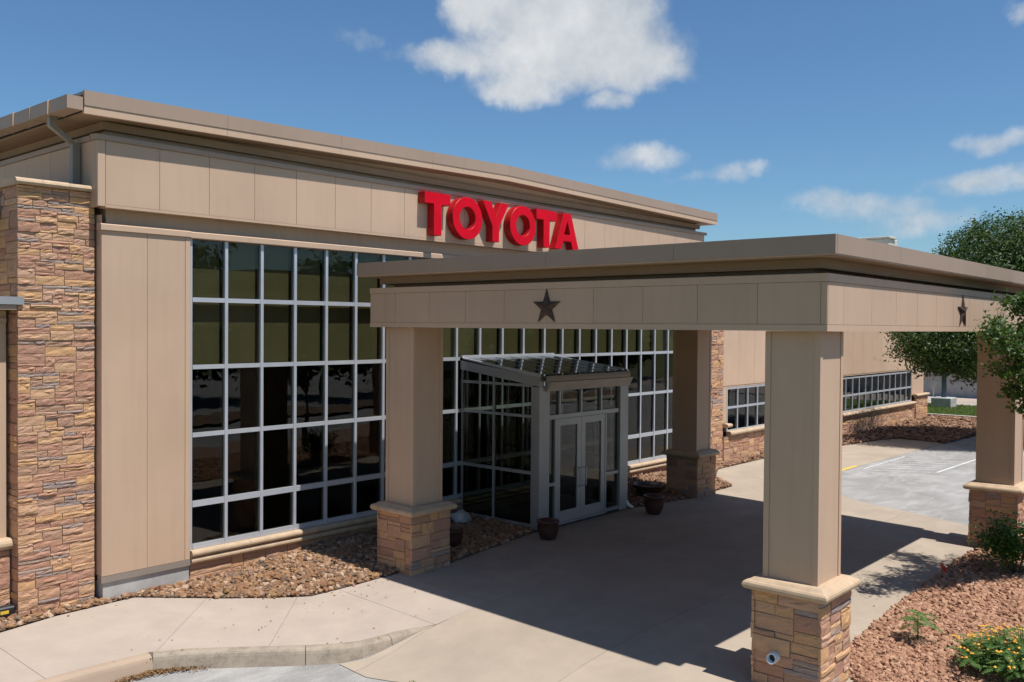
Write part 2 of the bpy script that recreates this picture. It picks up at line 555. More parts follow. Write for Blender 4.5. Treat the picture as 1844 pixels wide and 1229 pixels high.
def prism(name, prof, axis, a0, a1, mat, parent=None, smooth=False):
    """profile (2-D) swept along an axis; for 'x' the profile is (y, z), for 'y' it is (x, z)"""
    n = len(prof)
    vs = []
    for a in (a0, a1):
        for p, q in prof:
            vs.append((a, p, q) if axis == 'x' else (p, a, q))
    c = Vector((sum(v[0] for v in vs), sum(v[1] for v in vs), sum(v[2] for v in vs))) / len(vs)
    bm = bmesh.new()
    bv = [bm.verts.new(Vector(v) - c) for v in vs]
    for i in range(n):
        j = (i + 1) % n
        bm.faces.new((bv[i], bv[j], bv[n + j], bv[n + i]))
    bm.faces.new(bv[:n])
    bm.faces.new(bv[n:])
    return bm_obj(name, bm, mat, parent, c, False)


def tube(bm, pts, rads, seg=8, cap=True):
    rings = []
    up = Vector((0, 0, 1))
    for i, p in enumerate(pts):
        p = Vector(p)
        a = Vector(pts[max(i - 1, 0)])
        b = Vector(pts[min(i + 1, len(pts) - 1)])
        d = (b - a).normalized()
        s = d.cross(up if abs(d.z) < 0.95 else Vector((1, 0, 0))).normalized()
        t = s.cross(d)
        r = rads[i] if hasattr(rads, '__len__') else rads
        rings.append([bm.verts.new(p + r * (math.cos(2 * math.pi * k / seg) * s + math.sin(2 * math.pi * k / seg) * t)) for k in range(seg)])
    for i in range(len(rings) - 1):
        for k in range(seg):
            bm.faces.new((rings[i][k], rings[i][(k + 1) % seg], rings[i + 1][(k + 1) % seg], rings[i + 1][k]))
    if cap:
        bm.faces.new(rings[0])
        bm.faces.new(rings[-1])


def lathe(name, prof, mat, parent, loc, seg=28):
    bm = bmesh.new()
    rings = []
    for r, z in prof:
        rings.append([bm.verts.new((r * math.cos(2 * math.pi * k / seg), r * math.sin(2 * math.pi * k / seg), z)) for k in range(seg)])
    for i in range(len(rings) - 1):
        for k in range(seg):
            bm.faces.new((rings[i][k], rings[i][(k + 1) % seg], rings[i + 1][(k + 1) % seg], rings[i + 1][k]))
    bm.faces.new(rings[0])
    bm.faces.new(rings[-1])
    return bm_obj(name, bm, mat, parent, loc, True)


def sm(t):
    t = min(max(t, 0.0), 1.0)
    return t * t * (3 - 2 * t)


def G(x, y):
    """height of paving and beds: the site drains away from the door and falls to the left"""
    z = 0.143 + 0.025 * max(min(y, 0.0), -10.5) - 0.19 * sm((3.4 - x) / 3.4)
    k = sm((x - 13.5) / 5.0)
    return z * (1 - k) - 0.02 * k


def D(x, y):
    """height of the carriageway: a kerb's height lower on the left"""
    return G(x, y) - 0.21 * sm((1.6 - x) / 1.7)


def sheet(name, poly, hf, mat, parent=None, step=0.6, dz=0.0, thick=0.0):
    """polygon cut by a grid and laid on a height function"""
    bm = bmesh.new()
    f = bm.faces.new([bm.verts.new((x, y, 0)) for x, y in poly])
    if f.normal.z < 0:
        f.normal_flip()
    xs = [p[0] for p in poly]
    ys = [p[1] for p in poly]
    for ax, lo, hi in ((0, min(xs), max(xs)), (1, min(ys), max(ys))):
        k = math.floor(lo / step) + 1
        while k * step < hi:
            co = [0, 0, 0]
            co[ax] = k * step
            no = [0, 0, 0]
            no[ax] = 1
            bmesh.ops.bisect_plane(bm, geom=bm.verts[:] + bm.edges[:] + bm.faces[:], plane_co=co, plane_no=no)
            k += 1
    bmesh.ops.triangulate(bm, faces=bm.faces[:])
    for v in bm.verts:
        v.co.z = hf(v.co.x, v.co.y) + dz
    if thick > 0:
        bmesh.ops.recalc_face_normals(bm, faces=bm.faces)
        ex = bmesh.ops.extrude_face_region(bm, geom=bm.faces[:])
        for v in ex['geom']:
            if isinstance(v, bmesh.types.BMVert):
                v.co.z -= thick
    else:
        for f in bm.faces:
            if f.normal.z < 0:
                f.normal_flip()
    cx, cy = sum(xs) / len(xs), sum(ys) / len(ys)
    c = Vector((cx, cy, hf(cx, cy)))
    for v in bm.verts:
        v.co -= c
    if thick > 0:
        return bm_obj(name, bm, mat, parent, c)
    me = bpy.data.meshes.new(name)
    bm.to_mesh(me)
    bm.free()
    return mesh_obj(name, me, mat, parent, c)


def clip_half(poly, px, py, nx, ny):
    """keep the side of a polygon with (p - P).n >= 0"""
    out = []
    n = len(poly)
    for i in range(n):
        a, b = poly[i], poly[(i + 1) % n]
        da = (a[0] - px) * nx + (a[1] - py) * ny
        db = (b[0] - px) * nx + (b[1] - py) * ny
        if da >= 0:
            out.append(a)
        if (da >= 0) != (db >= 0):
            t = da / (da - db)
            out.append((a[0] + t * (b[0] - a[0]), a[1] + t * (b[1] - a[1])))
    return out


def cut(polys, p, q, gap=0.008):
    """split polygons along the line p-q, leaving a joint"""
    dx, dy = q[0] - p[0], q[1] - p[1]
    l = math.hypot(dx, dy)
    nx, ny = -dy / l, dx / l
    res = []
    for po in polys:
        for s in (1, -1):
            c = clip_half(po, p[0] + s * nx * gap / 2, p[1] + s * ny * gap / 2, s * nx, s * ny)
            if len(c) >= 3:
                a = abs(sum(c[i][0] * c[(i + 1) % len(c)][1] - c[(i + 1) % len(c)][0] * c[i][1] for i in range(len(c)))) / 2
                if a > 0.05:
                    res.append(c)
    return res


def inside(poly, x, y):
    c = False
    j = len(poly) - 1
    for i in range(len(poly)):
        xi, yi = poly[i]
        xj, yj = poly[j]
        if (yi > y) != (yj > y) and x < (xj - xi) * (y - yi) / (yj - yi) + xi:
            c = not c
        j = i
    return c


# ---- split-faced stones: a small library of unit blocks, laid by a random ashlar fill
def stone_mesh(seed, nx=4, nz=3, mat='ledgestone'):
    rnd = random.Random(seed)
    bm = bmesh.new()
    g = []
    tilt = rnd.uniform(-0.22, 0.22)
    tz = rnd.uniform(-0.2, 0.2)
    for k in range(nz + 1):
        row = []
        for i in range(nx + 1):
            u, w = i / nx, k / nz
            edge = (i in (0, nx)) or (k in (0, nz))
            cor = (i in (0, nx)) and (k in (0, nz))
            d = 0.84 + tilt * (u - 0.5) + tz * (w - 0.5) + rnd.uniform(-0.20, 0.20)
            if edge:
                d = 0.76 + rnd.uniform(-0.08, 0.08)
            if cor:
                d = 0.68
            ju = 0 if i in (0, nx) else rnd.uniform(-0.07, 0.07)
            jw = 0 if k in (0, nz) else rnd.uniform(-0.09, 0.09)
            if edge:
                ju += (1 if i == 0 else -1 if i == nx else 0) * rnd.uniform(0.0, 0.012)
                jw += (1 if k == 0 else -1 if k == nz else 0) * rnd.uniform(0.0, 0.03)
            row.append(bm.verts.new((u + ju, -d, w + jw)))
        g.append(row)
    for k in range(nz):
        for i in range(nx):
            bm.faces.new((g[k][i], g[k][i + 1], g[k + 1][i + 1], g[k + 1][i]))
    loop = [g[0][i] for i in range(nx + 1)] + [g[k][nx] for k in range(1, nz + 1)] + [g[nz][i] for i in range(nx - 1, -1, -1)] + [g[k][0] for k in range(nz - 1, 0, -1)]
    back = [bm.verts.new((v.co.x, 0.0, v.co.z)) for v in loop]
    n = len(loop)
    for i in range(n):
        j = (i + 1) % n
        bm.faces.new((loop[j], loop[i], back[i], back[j]))
    bmesh.ops.recalc_face_normals(bm, faces=bm.faces)
    me = bpy.data.meshes.new('stone')
    bm.to_mesh(me)
    bm.free()
    me.materials.append(MATS[mat])
    return me


STONES = [stone_mesh(100 + i) for i in range(18)]
GREYS = [stone_mesh(140 + i, 4, 2, 'ledgestone_grey') for i in range(6)]


def ashlar(w, h, rnd, cu=0.078, ru=0.062, big=1.0):
    """fill w x h with rectangles (u, v, du, dv)"""
    nc, nr = max(4, round(2 * w / cu)), max(2, round(h / ru))
    cu, ru = w / nc, h / nr
    occ = [[False] * nc for _ in range(nr)]
    res = []
    for r in range(nr):
        for c in range(nc):
            if occ[r][c]:
                continue
            x = rnd.random()
            dv = 1 if x < 0.40 else 2 if x < 0.88 else 3
            if big > 1 and x > 0.6:
                dv += 1
            du = {1: rnd.randint(5, 14), 2: rnd.randint(5, 13), 3: rnd.randint(7, 12), 4: rnd.randint(8, 10)}[dv]
            dv = min(dv, nr - r)
            m = 0
            while m < du and c + m < nc and not occ[r][c + m]:
                m += 1
            rest = 0
            while c + m + rest < nc and not occ[r][c + m + rest]:
                rest += 1
            if rest <= 3:
                m += rest
            du = m
            for rr in range(r, r + dv):
                if any(occ[rr][c:c + du]):
                    dv = rr - r
                    break
            for rr in range(r, r + dv):
                for cc in range(c, c + du):
                    occ[rr][cc] = True
            res.append((c * cu, r * ru, du * cu, dv * ru))
    return res


def place_stones(parent, rects, org, face, depth, joint=0.005, seed=1, grey=0.45, limit=300, rest_parent=None, keyf=None):
    """face '-y': runs along +x; face '-x': runs along -y; '+x': runs along +y; '+y': along -x"""
    rot = {'-y': 0, '-x': -math.pi / 2, '+x': math.pi / 2, '+y': math.pi}[face]
    rnd = random.Random(seed)
    q = Matrix.Rotation(rot, 3, 'Z')
    if keyf:
        rects = sorted(rects, key=keyf)
    left = []
    for i, (u, v, du, dv) in enumerate(rects):
        me = (GREYS if (dv < 0.085 and du / dv > 2.2 and rnd.random() < grey) else STONES)
        me = me[rnd.randrange(len(me))]
        p = Vector(org) + q @ Vector((u + joint / 2, depth * 0.28, v + joint / 2))
        s = Vector((du - joint, depth * rnd.uniform(0.72, 1.3), dv - joint))
        if i < limit:
            o = bpy.data.objects.new('stone', me)
            link(o, parent, p)
            o.scale = s
            o.rotation_euler = (0, 0, rot)
        else:
            left.append((me, p, s))
    if left:
        vs, fs = [], []
        for me, p, s in left:
            b = len(vs)
            for v in me.vertices:
                vs.append(p + q @ Vector((v.co.x * s.x, v.co.y * s.y, v.co.z * s.z)))
            for f in me.polygons:
                fs.append([b + i for i in f.vertices])
        c = Vector(org)
        o = pyd('stone_facing', [v - c for v in vs], fs, 'ledgestone_mass', rest_parent or parent, c)
        kind(o, 'stuff')


def stone_box(parent, x0, x1, y0, y1, z0, z1, depth, seed, faces=('-y', '-x'), joined=('+x', '+y'), cu=0.085, ru=0.072, big=1.0, core='mortar'):
    """a stone-faced block: core with stones on each side"""
    box('mortar_core', x0, x1, y0, y1, z0, z1, core, parent)
    rnd = random.Random(seed)
    e = depth * 0.75
    spec = {'-y': ((x0 - e, y0, z0), x1 - x0 + 2 * e), '-x': ((x0, y1, z0), y1 - y0), '+x': ((x1, y0, z0), y1 - y0), '+y': ((x1 + e, y1, z0), x1 - x0 + 2 * e)}
    for f in list(faces) + list(joined):
        org, w = spec[f]
        place_stones(parent, ashlar(w, z1 - z0, rnd, cu, ru, big), org, f, depth, seed=seed + 7, limit=(300 if f in faces else 0))


# ------------------------------------------------------------------ the ground
def flat(z):
    return lambda x, y: z


o = pyd('ground', [(-900, -900, -0.42), (900, -900, -0.42), (900, 900, -0.42), (-900, 900, -0.42)], [(0, 1, 2, 3)], 'far_ground')
kind(o, 'structure')
lot = sheet('parking_lot', [(-34, -62), (52, -62), (52, -1.0), (-34, -1.0)], D, 'worn_asphalt', None, 0.5, -0.014)
kind(lot, 'structure')

KERB = [(-9.0, -2.72), (-2.93, -2.72), (-2.08, -2.78), (-1.66, -3.03), (-1.1, -3.50), (-0.53, -3.99), (-0.12, -4.30), (0.26, -4.52), (0.88, -4.66), (1.49, -4.80)]


def offset_line(pts, d):
    res = []
    for i, p in enumerate(pts):
        a = pts[max(i - 1, 0)]
        b = pts[min(i + 1, len(pts) - 1)]
        dx, dy = b[0] - a[0], b[1] - a[1]
        l = math.hypot(dx, dy)
        res.append((p[0] - dy / l * d, p[1] + dx / l * d))
    return res


KIN = offset_line(KERB, 0.15)
WALK_IN = [(2.62, -2.57), (1.81, -2.44), (1.01, -2.25), (-0.04, -1.22), (-1.05, -0.17), (-2.34, -0.22), (-3.21, -0.40), (-9.0, -0.95)]
walk_poly = KIN[:-1] + [(1.49, -4.80), (2.62, -4.80)] + WALK_IN
walk = thing('sidewalk', '', 'x', (0, -2, G(0, -2)))
del walk['label'], walk['category']
kind(walk, 'structure')


def kerb_run(name, pts, mat, dzf):
    """kerb: rounded top edge, face down to the carriageway"""
    prof = [(0.15, 0.002), (0.055, 0.0), (0.022, -0.010), (0.002, -0.032), (-0.012, -0.07), (-0.055, -0.26)]
    inn = {t: offset_line(pts, t) for t, _ in prof}
    bm = bmesh.new()
    rows = []
    for i in range(len(pts)):
        row = []
        for t, dz in prof:
            x, y = inn[t][i]
            z = G(pts[i][0], pts[i][1]) + dz
            row.append(bm.verts.new((x, y, z)))
        rows.append(row)
    for a, b in zip(rows[:-1], rows[1:]):
        for k in range(len(prof) - 1):
            bm.faces.new((a[k], b[k], b[k + 1], a[k + 1]))
    bm.faces.new(rows[0])
    bm.faces.new(rows[-1])
    o = bm_obj(name, bm, mat, kerb, (0, 0, 0), False)
    return o


kerb = thing('kerb', '', 'x', (0, 0, 0))
del kerb['label'], kerb['category']
kind(kerb, 'structure')


def dens(pts, n=4):
    r = []
    for a, b in zip(pts[:-1], pts[1:]):
        for k in range(n):
            t = k / n
            r.append((a[0] + t * (b[0] - a[0]), a[1] + t * (b[1] - a[1])))
    return r + [pts[-1]]


kd = dens(KERB, 4)
i0 = 8
kerb_run('kerb_stone', kd[:i0 + 1], 'kerb_new', None)
seg2 = kd[i0:]
seg2[0] = (seg2[0][0] + 0.010, seg2[0][1] - 0.003)
a, b = seg2[:14], seg2[13:]
b = [(b[0][0] + 0.008, b[0][1] - 0.006)] + b[1:]
c_, b2 = b[:11], b[10:]
b2 = [(b2[0][0] + 0.008, b2[0][1] - 0.002)] + b2[1:]
for part in (a, c_, b2):
    kerb_run('kerb_stone', part, 'kerb_old', None)

# driveway slabs
drive_poly = [(1.49, -4.80), (2.63, -4.80), (2.63, -2.57), (3.87, -2.80), (6.83, -2.36), (10.25, -2.38), (12.7, -2.78), (14.12, -2.72), (15.18, -2.66),
              (16.1, -1.60), (18.1, -0.62), (21.4, -0.60), (24.0, -0.75), (26.9, -1.25), (29.9, -1.72), (30.8, -2.1), (30.45, -3.9), (25.6, -3.75), (20.7, -3.70), (17.6, -4.5), (16.25, -5.4), (15.77, -5.95),
              (15.32, -7.46), (14.83, -8.94), (14.2, -10.5), (13.9, -12.0), (2.6, -12.0), (1.6, -9.5), (0.91, -7.61), (0.64, -6.88), (0.26, -6.0), (-0.13, -5.06),
              (-0.10, -4.42), (0.26, -4.60), (0.88, -4.70)]
drive = thing('driveway', '', 'x', (8, -6, G(8, -6)))
del drive['label'], drive['category']
kind(drive, 'structure')


# the outline is not convex: cut it with bmesh instead of by half-planes
def slabs(poly, lines, hf, mat, parent, gap=0.007, dz=0.0):
    bm = bmesh.new()
    bm.faces.new([bm.verts.new((x, y, 0)) for x, y in poly])
    for (p, q) in lines:
        d = Vector((q[0] - p[0], q[1] - p[1], 0)).normalized()
        n = Vector((-d.y, d.x, 0))
        bmesh.ops.bisect_plane(bm, geom=bm.verts[:] + bm.edges[:] + bm.faces[:], plane_co=(p[0], p[1], 0), plane_no=n)
    polys = [[(v.co.x, v.co.y) for v in f.verts] for f in bm.faces]
    bm.free()
    for po in polys:
        cx = sum(p[0] for p in po) / len(po)
        cy = sum(p[1] for p in po) / len(po)
        out = []
        n = len(po)
        ar = sum(po[i][0] * po[(i + 1) % n][1] - po[(i + 1) % n][0] * po[i][1] for i in range(n)) / 2
        if abs(ar) < 0.03:
            continue
        sgn = 1 if ar > 0 else -1
        for i in range(n):
            a, b, c = po[i - 1], po[i], po[(i + 1) % n]
            def nrm(u, v):
                dx, dy = v[0] - u[0], v[1] - u[1]
                l = max(math.hypot(dx, dy), 1e-6)
                return (-dy / l * sgn, dx / l * sgn)
            n1, n2 = nrm(a, b), nrm(b, c)
            k = 1 + n1[0] * n2[0] + n1[1] * n2[1]
            k = max(k, 0.4)
            out.append((b[0] + (n1[0] + n2[0]) / k * gap / 2, b[1] + (n1[1] + n2[1]) / k * gap / 2))
        sheet('slab', out, hf, mat, parent, 0.6, dz, 0.10)


slabs(walk_poly, [((0.85, -2.09), (-0.79, -3.67)), ((-0.26, -1.08), (-2.06, -2.77)), ((-3.43, -1), (-3.43, -3)), ((1.47, -4.80), (1.50, -2.3))], G, 'walk_concrete', walk, 0.006)
slabs(drive_poly, [((0, -4.803), (9, -4.803)), ((0, -7.45), (9, -7.40)), ((5.4, 0), (5.4, -9)), ((9.0, 0), (9.02, -9)), ((12.65, 0), (12.65, -9)), ((17.4, 0), (17.4, -9)), ((21.0, 0), (21.0, -9)), ((25.4, 0), (25.4, -9))], D, 'drive_concrete', drive)

# painted hatching by the far kerb
mk = thing('parking_marking', '', 'x', (23, -5, 0))
del mk['label'], mk['category']
kind(mk, 'structure')


def stripe(p, q, w, mat, dz=0.006):
    d = Vector((q[0] - p[0], q[1] - p[1])).normalized()
    n = Vector((-d.y, d.x)) * w / 2
    hf = (lambda x, y: D(x, y) - 0.012) if mat == 'white_paint' else D
    sheet('stripe', [(p[0] - n.x, p[1] - n.y), (q[0] - n.x, q[1] - n.y), (q[0] + n.x, q[1] + n.y), (p[0] + n.x, p[1] + n.y)], hf, mat, mk, 2.0, dz)


stripe((22.4, -6.0), (30.0, -6.2), 0.085, 'white_paint')
for k in range(6):
    x = 21.3 + k * 0.62
    stripe((x, -4.1), (x + 1.0, -5.85), 0.06, 'white_paint')
stripe((21.6, -4.0), (25.5, -4.02), 0.06, 'white_paint')
stripe((20.6, -3.60), (22.0, -3.60), 0.12, 'yellow_paint', 0.004)

# planting beds: soil sheets with loose stone on top
BED_A = [(-9, -0.92), (-3.21, -0.37), (-2.34, -0.20), (-1.05, -0.15), (-0.04, -1.21), (1.01, -2.24), (1.81, -2.43), (2.62, -2.56), (3.87, -2.78), (6.85, -2.34), (6.85, 0.4), (-9, 0.4)]
BED_B = [(10.25, -2.37), (12.7, -2.76), (14.12, -2.70), (15.18, -2.64), (16.1, -1.58), (18.1, -0.60), (21.4, -0.58), (24.0, -0.73), (26.9, -1.23), (26.9, 0.1), (10.25, 0.1)]
BED_C = [(26.9, -1.23), (29.9, -1.70), (30.82, -2.08), (30.45, -3.92), (34.25, -4.12), (42.0, -2.2), (42.0, 0.1), (26.9, 0.1)]
BED_D = [(3.95, -10.12), (4.75, -9.96), (6.31, -9.83), (10.2, -9.71), (12.17, -9.63), (12.9, -9.72), (14.0, -9.9), (16.0, -11.2), (19.0, -12.6), (19.0, -17), (4.1, -17), (3.75, -12), (3.62, -10.5)]
for nm, poly, mt in (('planting_bed', BED_A, 'bed_soil'), ('planting_bed', BED_B, 'bed_soil'), ('planting_bed', BED_C, 'bed_soil'), ('planting_bed', BED_D, 'pink_soil')):
    kind(sheet(nm, poly, G, mt, None, 0.6, 0.012), 'structure')


def rock_templates(n, seed, flatk, jag=0.22, sub=1):
    rnd = random.Random(seed)
    res = []
    for k in range(n):
        bm = bmesh.new()
        bmesh.ops.create_icosphere(bm, subdivisions=sub, radius=1.0)
        sx, sy, sz = rnd.uniform(0.75, 1.25), rnd.uniform(0.6, 1.0), rnd.uniform(flatk * 0.8, flatk * 1.25)
        for v in bm.verts:
            v.co *= 1 + rnd.uniform(-jag, jag)
            v.co = Vector((v.co.x * sx, v.co.y * sy, v.co.z * sz))
        res.append(([v.co.copy() for v in bm.verts], [[v.index for v in f.verts] for f in bm.faces]))
        bm.verts.index_update()
        bm.free()
    return res


def scatter(name, label, poly, hf, mat, dens_f, size, flatk, seed, jag=0.22, lift=0.3, tilt=0.6, sub=1):
    rnd = random.Random(seed)
    tmp = rock_templates(14, seed, flatk, jag, sub)
    xs = [p[0] for p in poly]
    ys = [p[1] for p in poly]
    vs, fs = [], []
    x0, x1, y0, y1 = min(xs), max(xs), min(ys), max(ys)
    cell = 0.5
    nx, ny = int((x1 - x0) / cell) + 1, int((y1 - y0) / cell) + 1
    for i in range(nx):
        for j in range(ny):
            cx, cy = x0 + (i + .5) * cell, y0 + (j + .5) * cell
            d = dens_f(cx, cy) * cell * cell
            n = int(d) + (1 if rnd.random() < d - int(d) else 0)
            for _ in range(n):
                x, y = x0 + (i + rnd.random()) * cell, y0 + (j + rnd.random()) * cell
                if not inside(poly, x, y):
                    continue
                tv, tf = tmp[rnd.randrange(len(tmp))]
                s = size(x, y) * rnd.choice((0.62, 0.75, 0.85, 0.95, 1.05, 1.25, 1.5)) * rnd.uniform(0.9, 1.1)
                q = Matrix.Rotation(rnd.uniform(0, 6.28), 3, 'Z') @ Matrix.Rotation(rnd.uniform(-tilt, tilt), 3, 'X') @ Matrix.Rotation(rnd.uniform(-tilt, tilt), 3, 'Y')
                p = Vector((x, y, hf(x, y) + 0.012 + s * lift * rnd.uniform(0.3, 1.5)))
                b = len(vs)
                vs.extend([p + s * (q @ v) for v in tv])
                fs.extend([[b + k for k in f] for f in tf])
    o = pyd(name, vs, fs, mat)
    kind(o, 'stuff')
    return tag(o, label, 'gravel')


scatter('river_rock', 'loose brown river rock in the bed below the tall windows', [p for p in BED_A], lambda x, y: G(x, y), 'river_rock',
        lambda x, y: 0 if x < -4 else (520 if x < 4.5 else 430), lambda x, y: 0.045, 0.55, 5, 0.2, 0.5)
scatter('river_rock', 'brown chips in the bed beside the vestibule and the low windows', BED_B, G, 'brown_mulch', lambda x, y: 260 if x < 20 else 150, lambda x, y: 0.05, 0.45, 6, 0.25, 0.5)
scatter('mulch', 'brown mulch in the far bed under the tree', BED_C, G, 'brown_mulch', lambda x, y: 75, lambda x, y: 0.08, 0.4, 7, 0.3, 0.5)
scatter('gravel', 'pinkish gravel filling the bed beside the driveway at bottom right', BED_D, G, 'pink_gravel', lambda x, y: (820 if x < 7.5 else 470 if x < 11 else 220) if y > -14 else 0,
        lambda x, y: 0.035 if x < 7.5 else 0.041, 0.6, 8, 0.2, 0.5)

scatter('stray_stone', 'few loose stones strayed from the bed onto the sidewalk edge', [(-2.3, -0.45), (-1.0, -0.4), (0.1, -1.5), (1.0, -2.5), (2.6, -2.85), (2.6, -2.62), (1.0, -2.30), (0.0, -1.28), (-1.05, -0.22), (-2.3, -0.26)],
        lambda x, y: G(x, y) - 0.012, 'river_rock', lambda x, y: 9, lambda x, y: 0.026, 0.6, 14, 0.2, 0.4)

# far lawn and kerb
kind(sheet('lawn', [(42.2, -9), (50.2, -9), (50.2, 20), (42.2, 20)], flat(0.02), 'lawn', None, 3.0), 'structure')
kind(box('pale_kerb', 42.0, 42.2, -9, 9, -0.3, 0.12, 'pale_kerb'), 'structure')
kind(sheet('far_path', [(50.2, -20), (55.5, -20), (55.5, 30), (50.2, 30)], flat(0.03), 'walk_concrete', None, 5.0), 'structure')
kind(sheet('far_yard', [(42.0, -30), (90.0, -30), (90.0, 60), (42.0, 60)], flat(-0.06), 'walk_concrete', None, 10.0), 'structure')


def grass_blades(name, label, poly, hf, n, h, seed):
    rnd = random.Random(seed)
    xs = [p[0] for p in poly]
    ys = [p[1] for p in poly]
    vs, fs = [], []
    for _ in range(n):
        x, y = rnd.uniform(min(xs), max(xs)), rnd.uniform(min(ys), max(ys))
        a = rnd.uniform(0, 6.28)
        w, hh = rnd.uniform(0.01, 0.022), h * rnd.uniform(0.5, 1.3)
        z = hf(x, y)
        b = len(vs)
        lx, ly = rnd.uniform(-.6, .6) * hh, rnd.uniform(-.6, .6) * hh
        vs += [(x - w * math.cos(a), y - w * math.sin(a), z), (x + w * math.cos(a), y + w * math.sin(a), z), (x + lx, y + ly, z + hh)]
        fs.append((b, b + 1, b + 2))
    o = pyd(name, vs, fs, 'grass_blade')
    kind(o, 'stuff')
    return tag(o, label, 'grass')


grass_blades('grass', 'mown green lawn beyond the pale kerb', [(42.3, -5), (50, -5), (50, 8), (42.3, 8)], flat(0.02), 26000, 0.11, 3)

# ------------------------------------------------------------------ the entrance hall
hall = thing('entrance_hall', 'tall tan panelled hall with a glass curtain wall and overhanging low gable roof', 'building', (8, 5, 0))
YB = -0.20          # front of the upper band
XL, XR = -1.668, 17.90
# walls
box('wall', -1.43, 17.65, 0.03, 0.30, 6.03, 8.05, 'tan_panel', hall)
box('wall', -1.43, -1.20, 0.305, 16.0, -0.3, 8.0, 'tan_panel', hall)
box('wall', 17.42, 17.65, 0.305, 16.0, -0.3, 8.0, 'tan_panel', hall)
box('wall', -1.195, 17.415, 15.7, 16.0, -0.3, 8.0, 'dark_interior', hall)
box('wall', -1.43, 0.02, 0.03, 0.30, -0.3, 6.025, 'tan_panel', hall)
box('wall', 16.72, 17.65, 0.03, 0.30, -0.3, 6.025, 'tan_panel', hall)
box('interior_floor', -1.19, 17.41, 0.31, 15.69, -0.25, 0.10, 'interior_floor', hall)
box('interior_wall', -1.19, 17.41, 5.0, 5.1, 0.101, 7.5, 'dark_interior', hall)
box('ceiling', -1.19, 17.41, 0.31, 15.69, 6.6, 6.7, 'dark_interior', hall)

# upper band of panels, front and left side
band = bpy.data.objects.new('upper_band', None)
link(band, hall, (8, 0, 6.4))
box('band_core', -1.60, 17.82, YB + 0.012, 0.025, 6.44, 7.50, 'mortar', band)
joints = [-1.54 + 0.925 * k for k in range(22)]
joints[-1] = 17.80
box('corner_trim', XL, -1.545, YB - 0.006, YB + 0.09, 6.425, 7.488, 'tan_trim', band, 0.004)
for a, b in zip(joints[:-1], joints[1:]):
    if b > XR:
        b = XR
    if a < XR:
        box('panel', a + 0.004, b - 0.004, YB, YB + 0.010, 6.46, 7.485, 'tan_panel', band)
box('bottom_trim', -1.543, XR, YB - 0.004, 0.028, 6.41, 6.455, 'tan_trim', band)
prism('cap', [(YB - 0.03, 7.49), (YB - 0.03, 7.575), (0.0, 7.60), (0.028, 7.60), (0.028, 7.49)], 'x', XL - 0.02, XR + 0.02, 'roof_fascia', band)
# left side of the band
sj = [YB + 0.09, 0.62, 1.6, 2.6, 3.6, 4.6, 5.6, 6.6]
for a, b in zip(sj[:-1], sj[1:]):
    box('panel', XL, -1.605, a + 0.004, b - 0.004, 6.42, 7.485, 'tan_panel', band)
prism('cap', [(XL - 0.03, 7.49), (XL - 0.03, 7.575), (-1.44, 7.60), (-1.44, 7.49)], 'y', 0.03, 6.6, 'roof_fascia', band)
box('band_core', -1.60, -1.44, 0.03, 6.6, 6.44, 7.48, 'mortar', band)

box('frieze', -1.52, 17.74, -0.075, 0.028, 7.69, 7.82, 'soffit', hall)
box('frieze', -1.52, -1.432, 0.029, 6.6, 7.69, 7.82, 'soffit', hall)
# soffit, roof
YR = -0.45
XRL, XRR, XRM = -1.99, 18.20, 8.05


def ztop(x):
    return 8.175 + 0.185 * (1 - abs(x - XRM) / (XRM - XRL)) if x < XRM else 8.205 + 0.155 * (1 - (x - XRM) / (XRR - XRM))


def sloped(name, x0, x1, y0, y1, zo0, zo1, mat, parent, n=1):
    """piece that follows the roof slope between x0 and x1, from ztop+zo0 up to ztop+zo1"""
    vs = []
    xs = [x0 + (x1 - x0) * k / n for k in range(n + 1)]
    bm = bmesh.new()
    c = Vector(((x0 + x1) / 2, (y0 + y1) / 2, ztop((x0 + x1) / 2)))
    rows = []
    for x in xs:
        z = ztop(x)
        rows.append([bm.verts.new(Vector(p) - c) for p in ((x, y0, z + zo0), (x, y1, z + zo0), (x, y1, z + zo1), (x, y0, z + zo1))])
    for a, b in zip(rows[:-1], rows[1:]):
        for k in range(4):
            bm.faces.new((a[k], a[(k + 1) % 4], b[(k + 1) % 4], b[k]))
    bm.faces.new(rows[0])
    bm.faces.new(rows[-1])
    return bm_obj(name, bm, mat, parent, c)


roof = bpy.data.objects.new('roof', None)
link(roof, hall, (XRM, 5, 8.2))
fj = [XRL + (XRM - XRL) * k / 4 for k in range(5)] + [XRM + (XRR - XRM) * k / 4 for k in range(1, 5)]
for a, b in zip(fj[:-1], fj[1:]):
    sloped('fascia', a + 0.002, b - 0.002, YR, YR + 0.05, -0.235, 0.0, 'roof_fascia', roof)
    sloped('drip_edge', a + 0.002, b - 0.002, YR + 0.008, YR + 0.06, -0.250, -0.236, 'tan_trim', roof)
    sloped('lower_fascia', a + 0.002, b - 0.002, YR + 0.012, YR + 0.08, -0.362, -0.251, 'tan_trim', roof)
for a, b in ((XRL, XRM), (XRM, XRR)):
    sloped('roof_deck', a, b, YR + 0.052, 16.4, -0.06, -0.012, 'roof_membrane', roof)
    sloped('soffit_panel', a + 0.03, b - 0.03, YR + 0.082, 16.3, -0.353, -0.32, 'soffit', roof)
    sloped('roof_fill', a + 0.05, b - 0.05, YR + 0.09, 16.2, -0.318, -0.062, 'dark_interior', roof)
box('rake_end', XRR - 0.05, XRR + 0.02, YR + 0.053, 16.4, 7.85, 8.19, 'roof_fascia', roof)
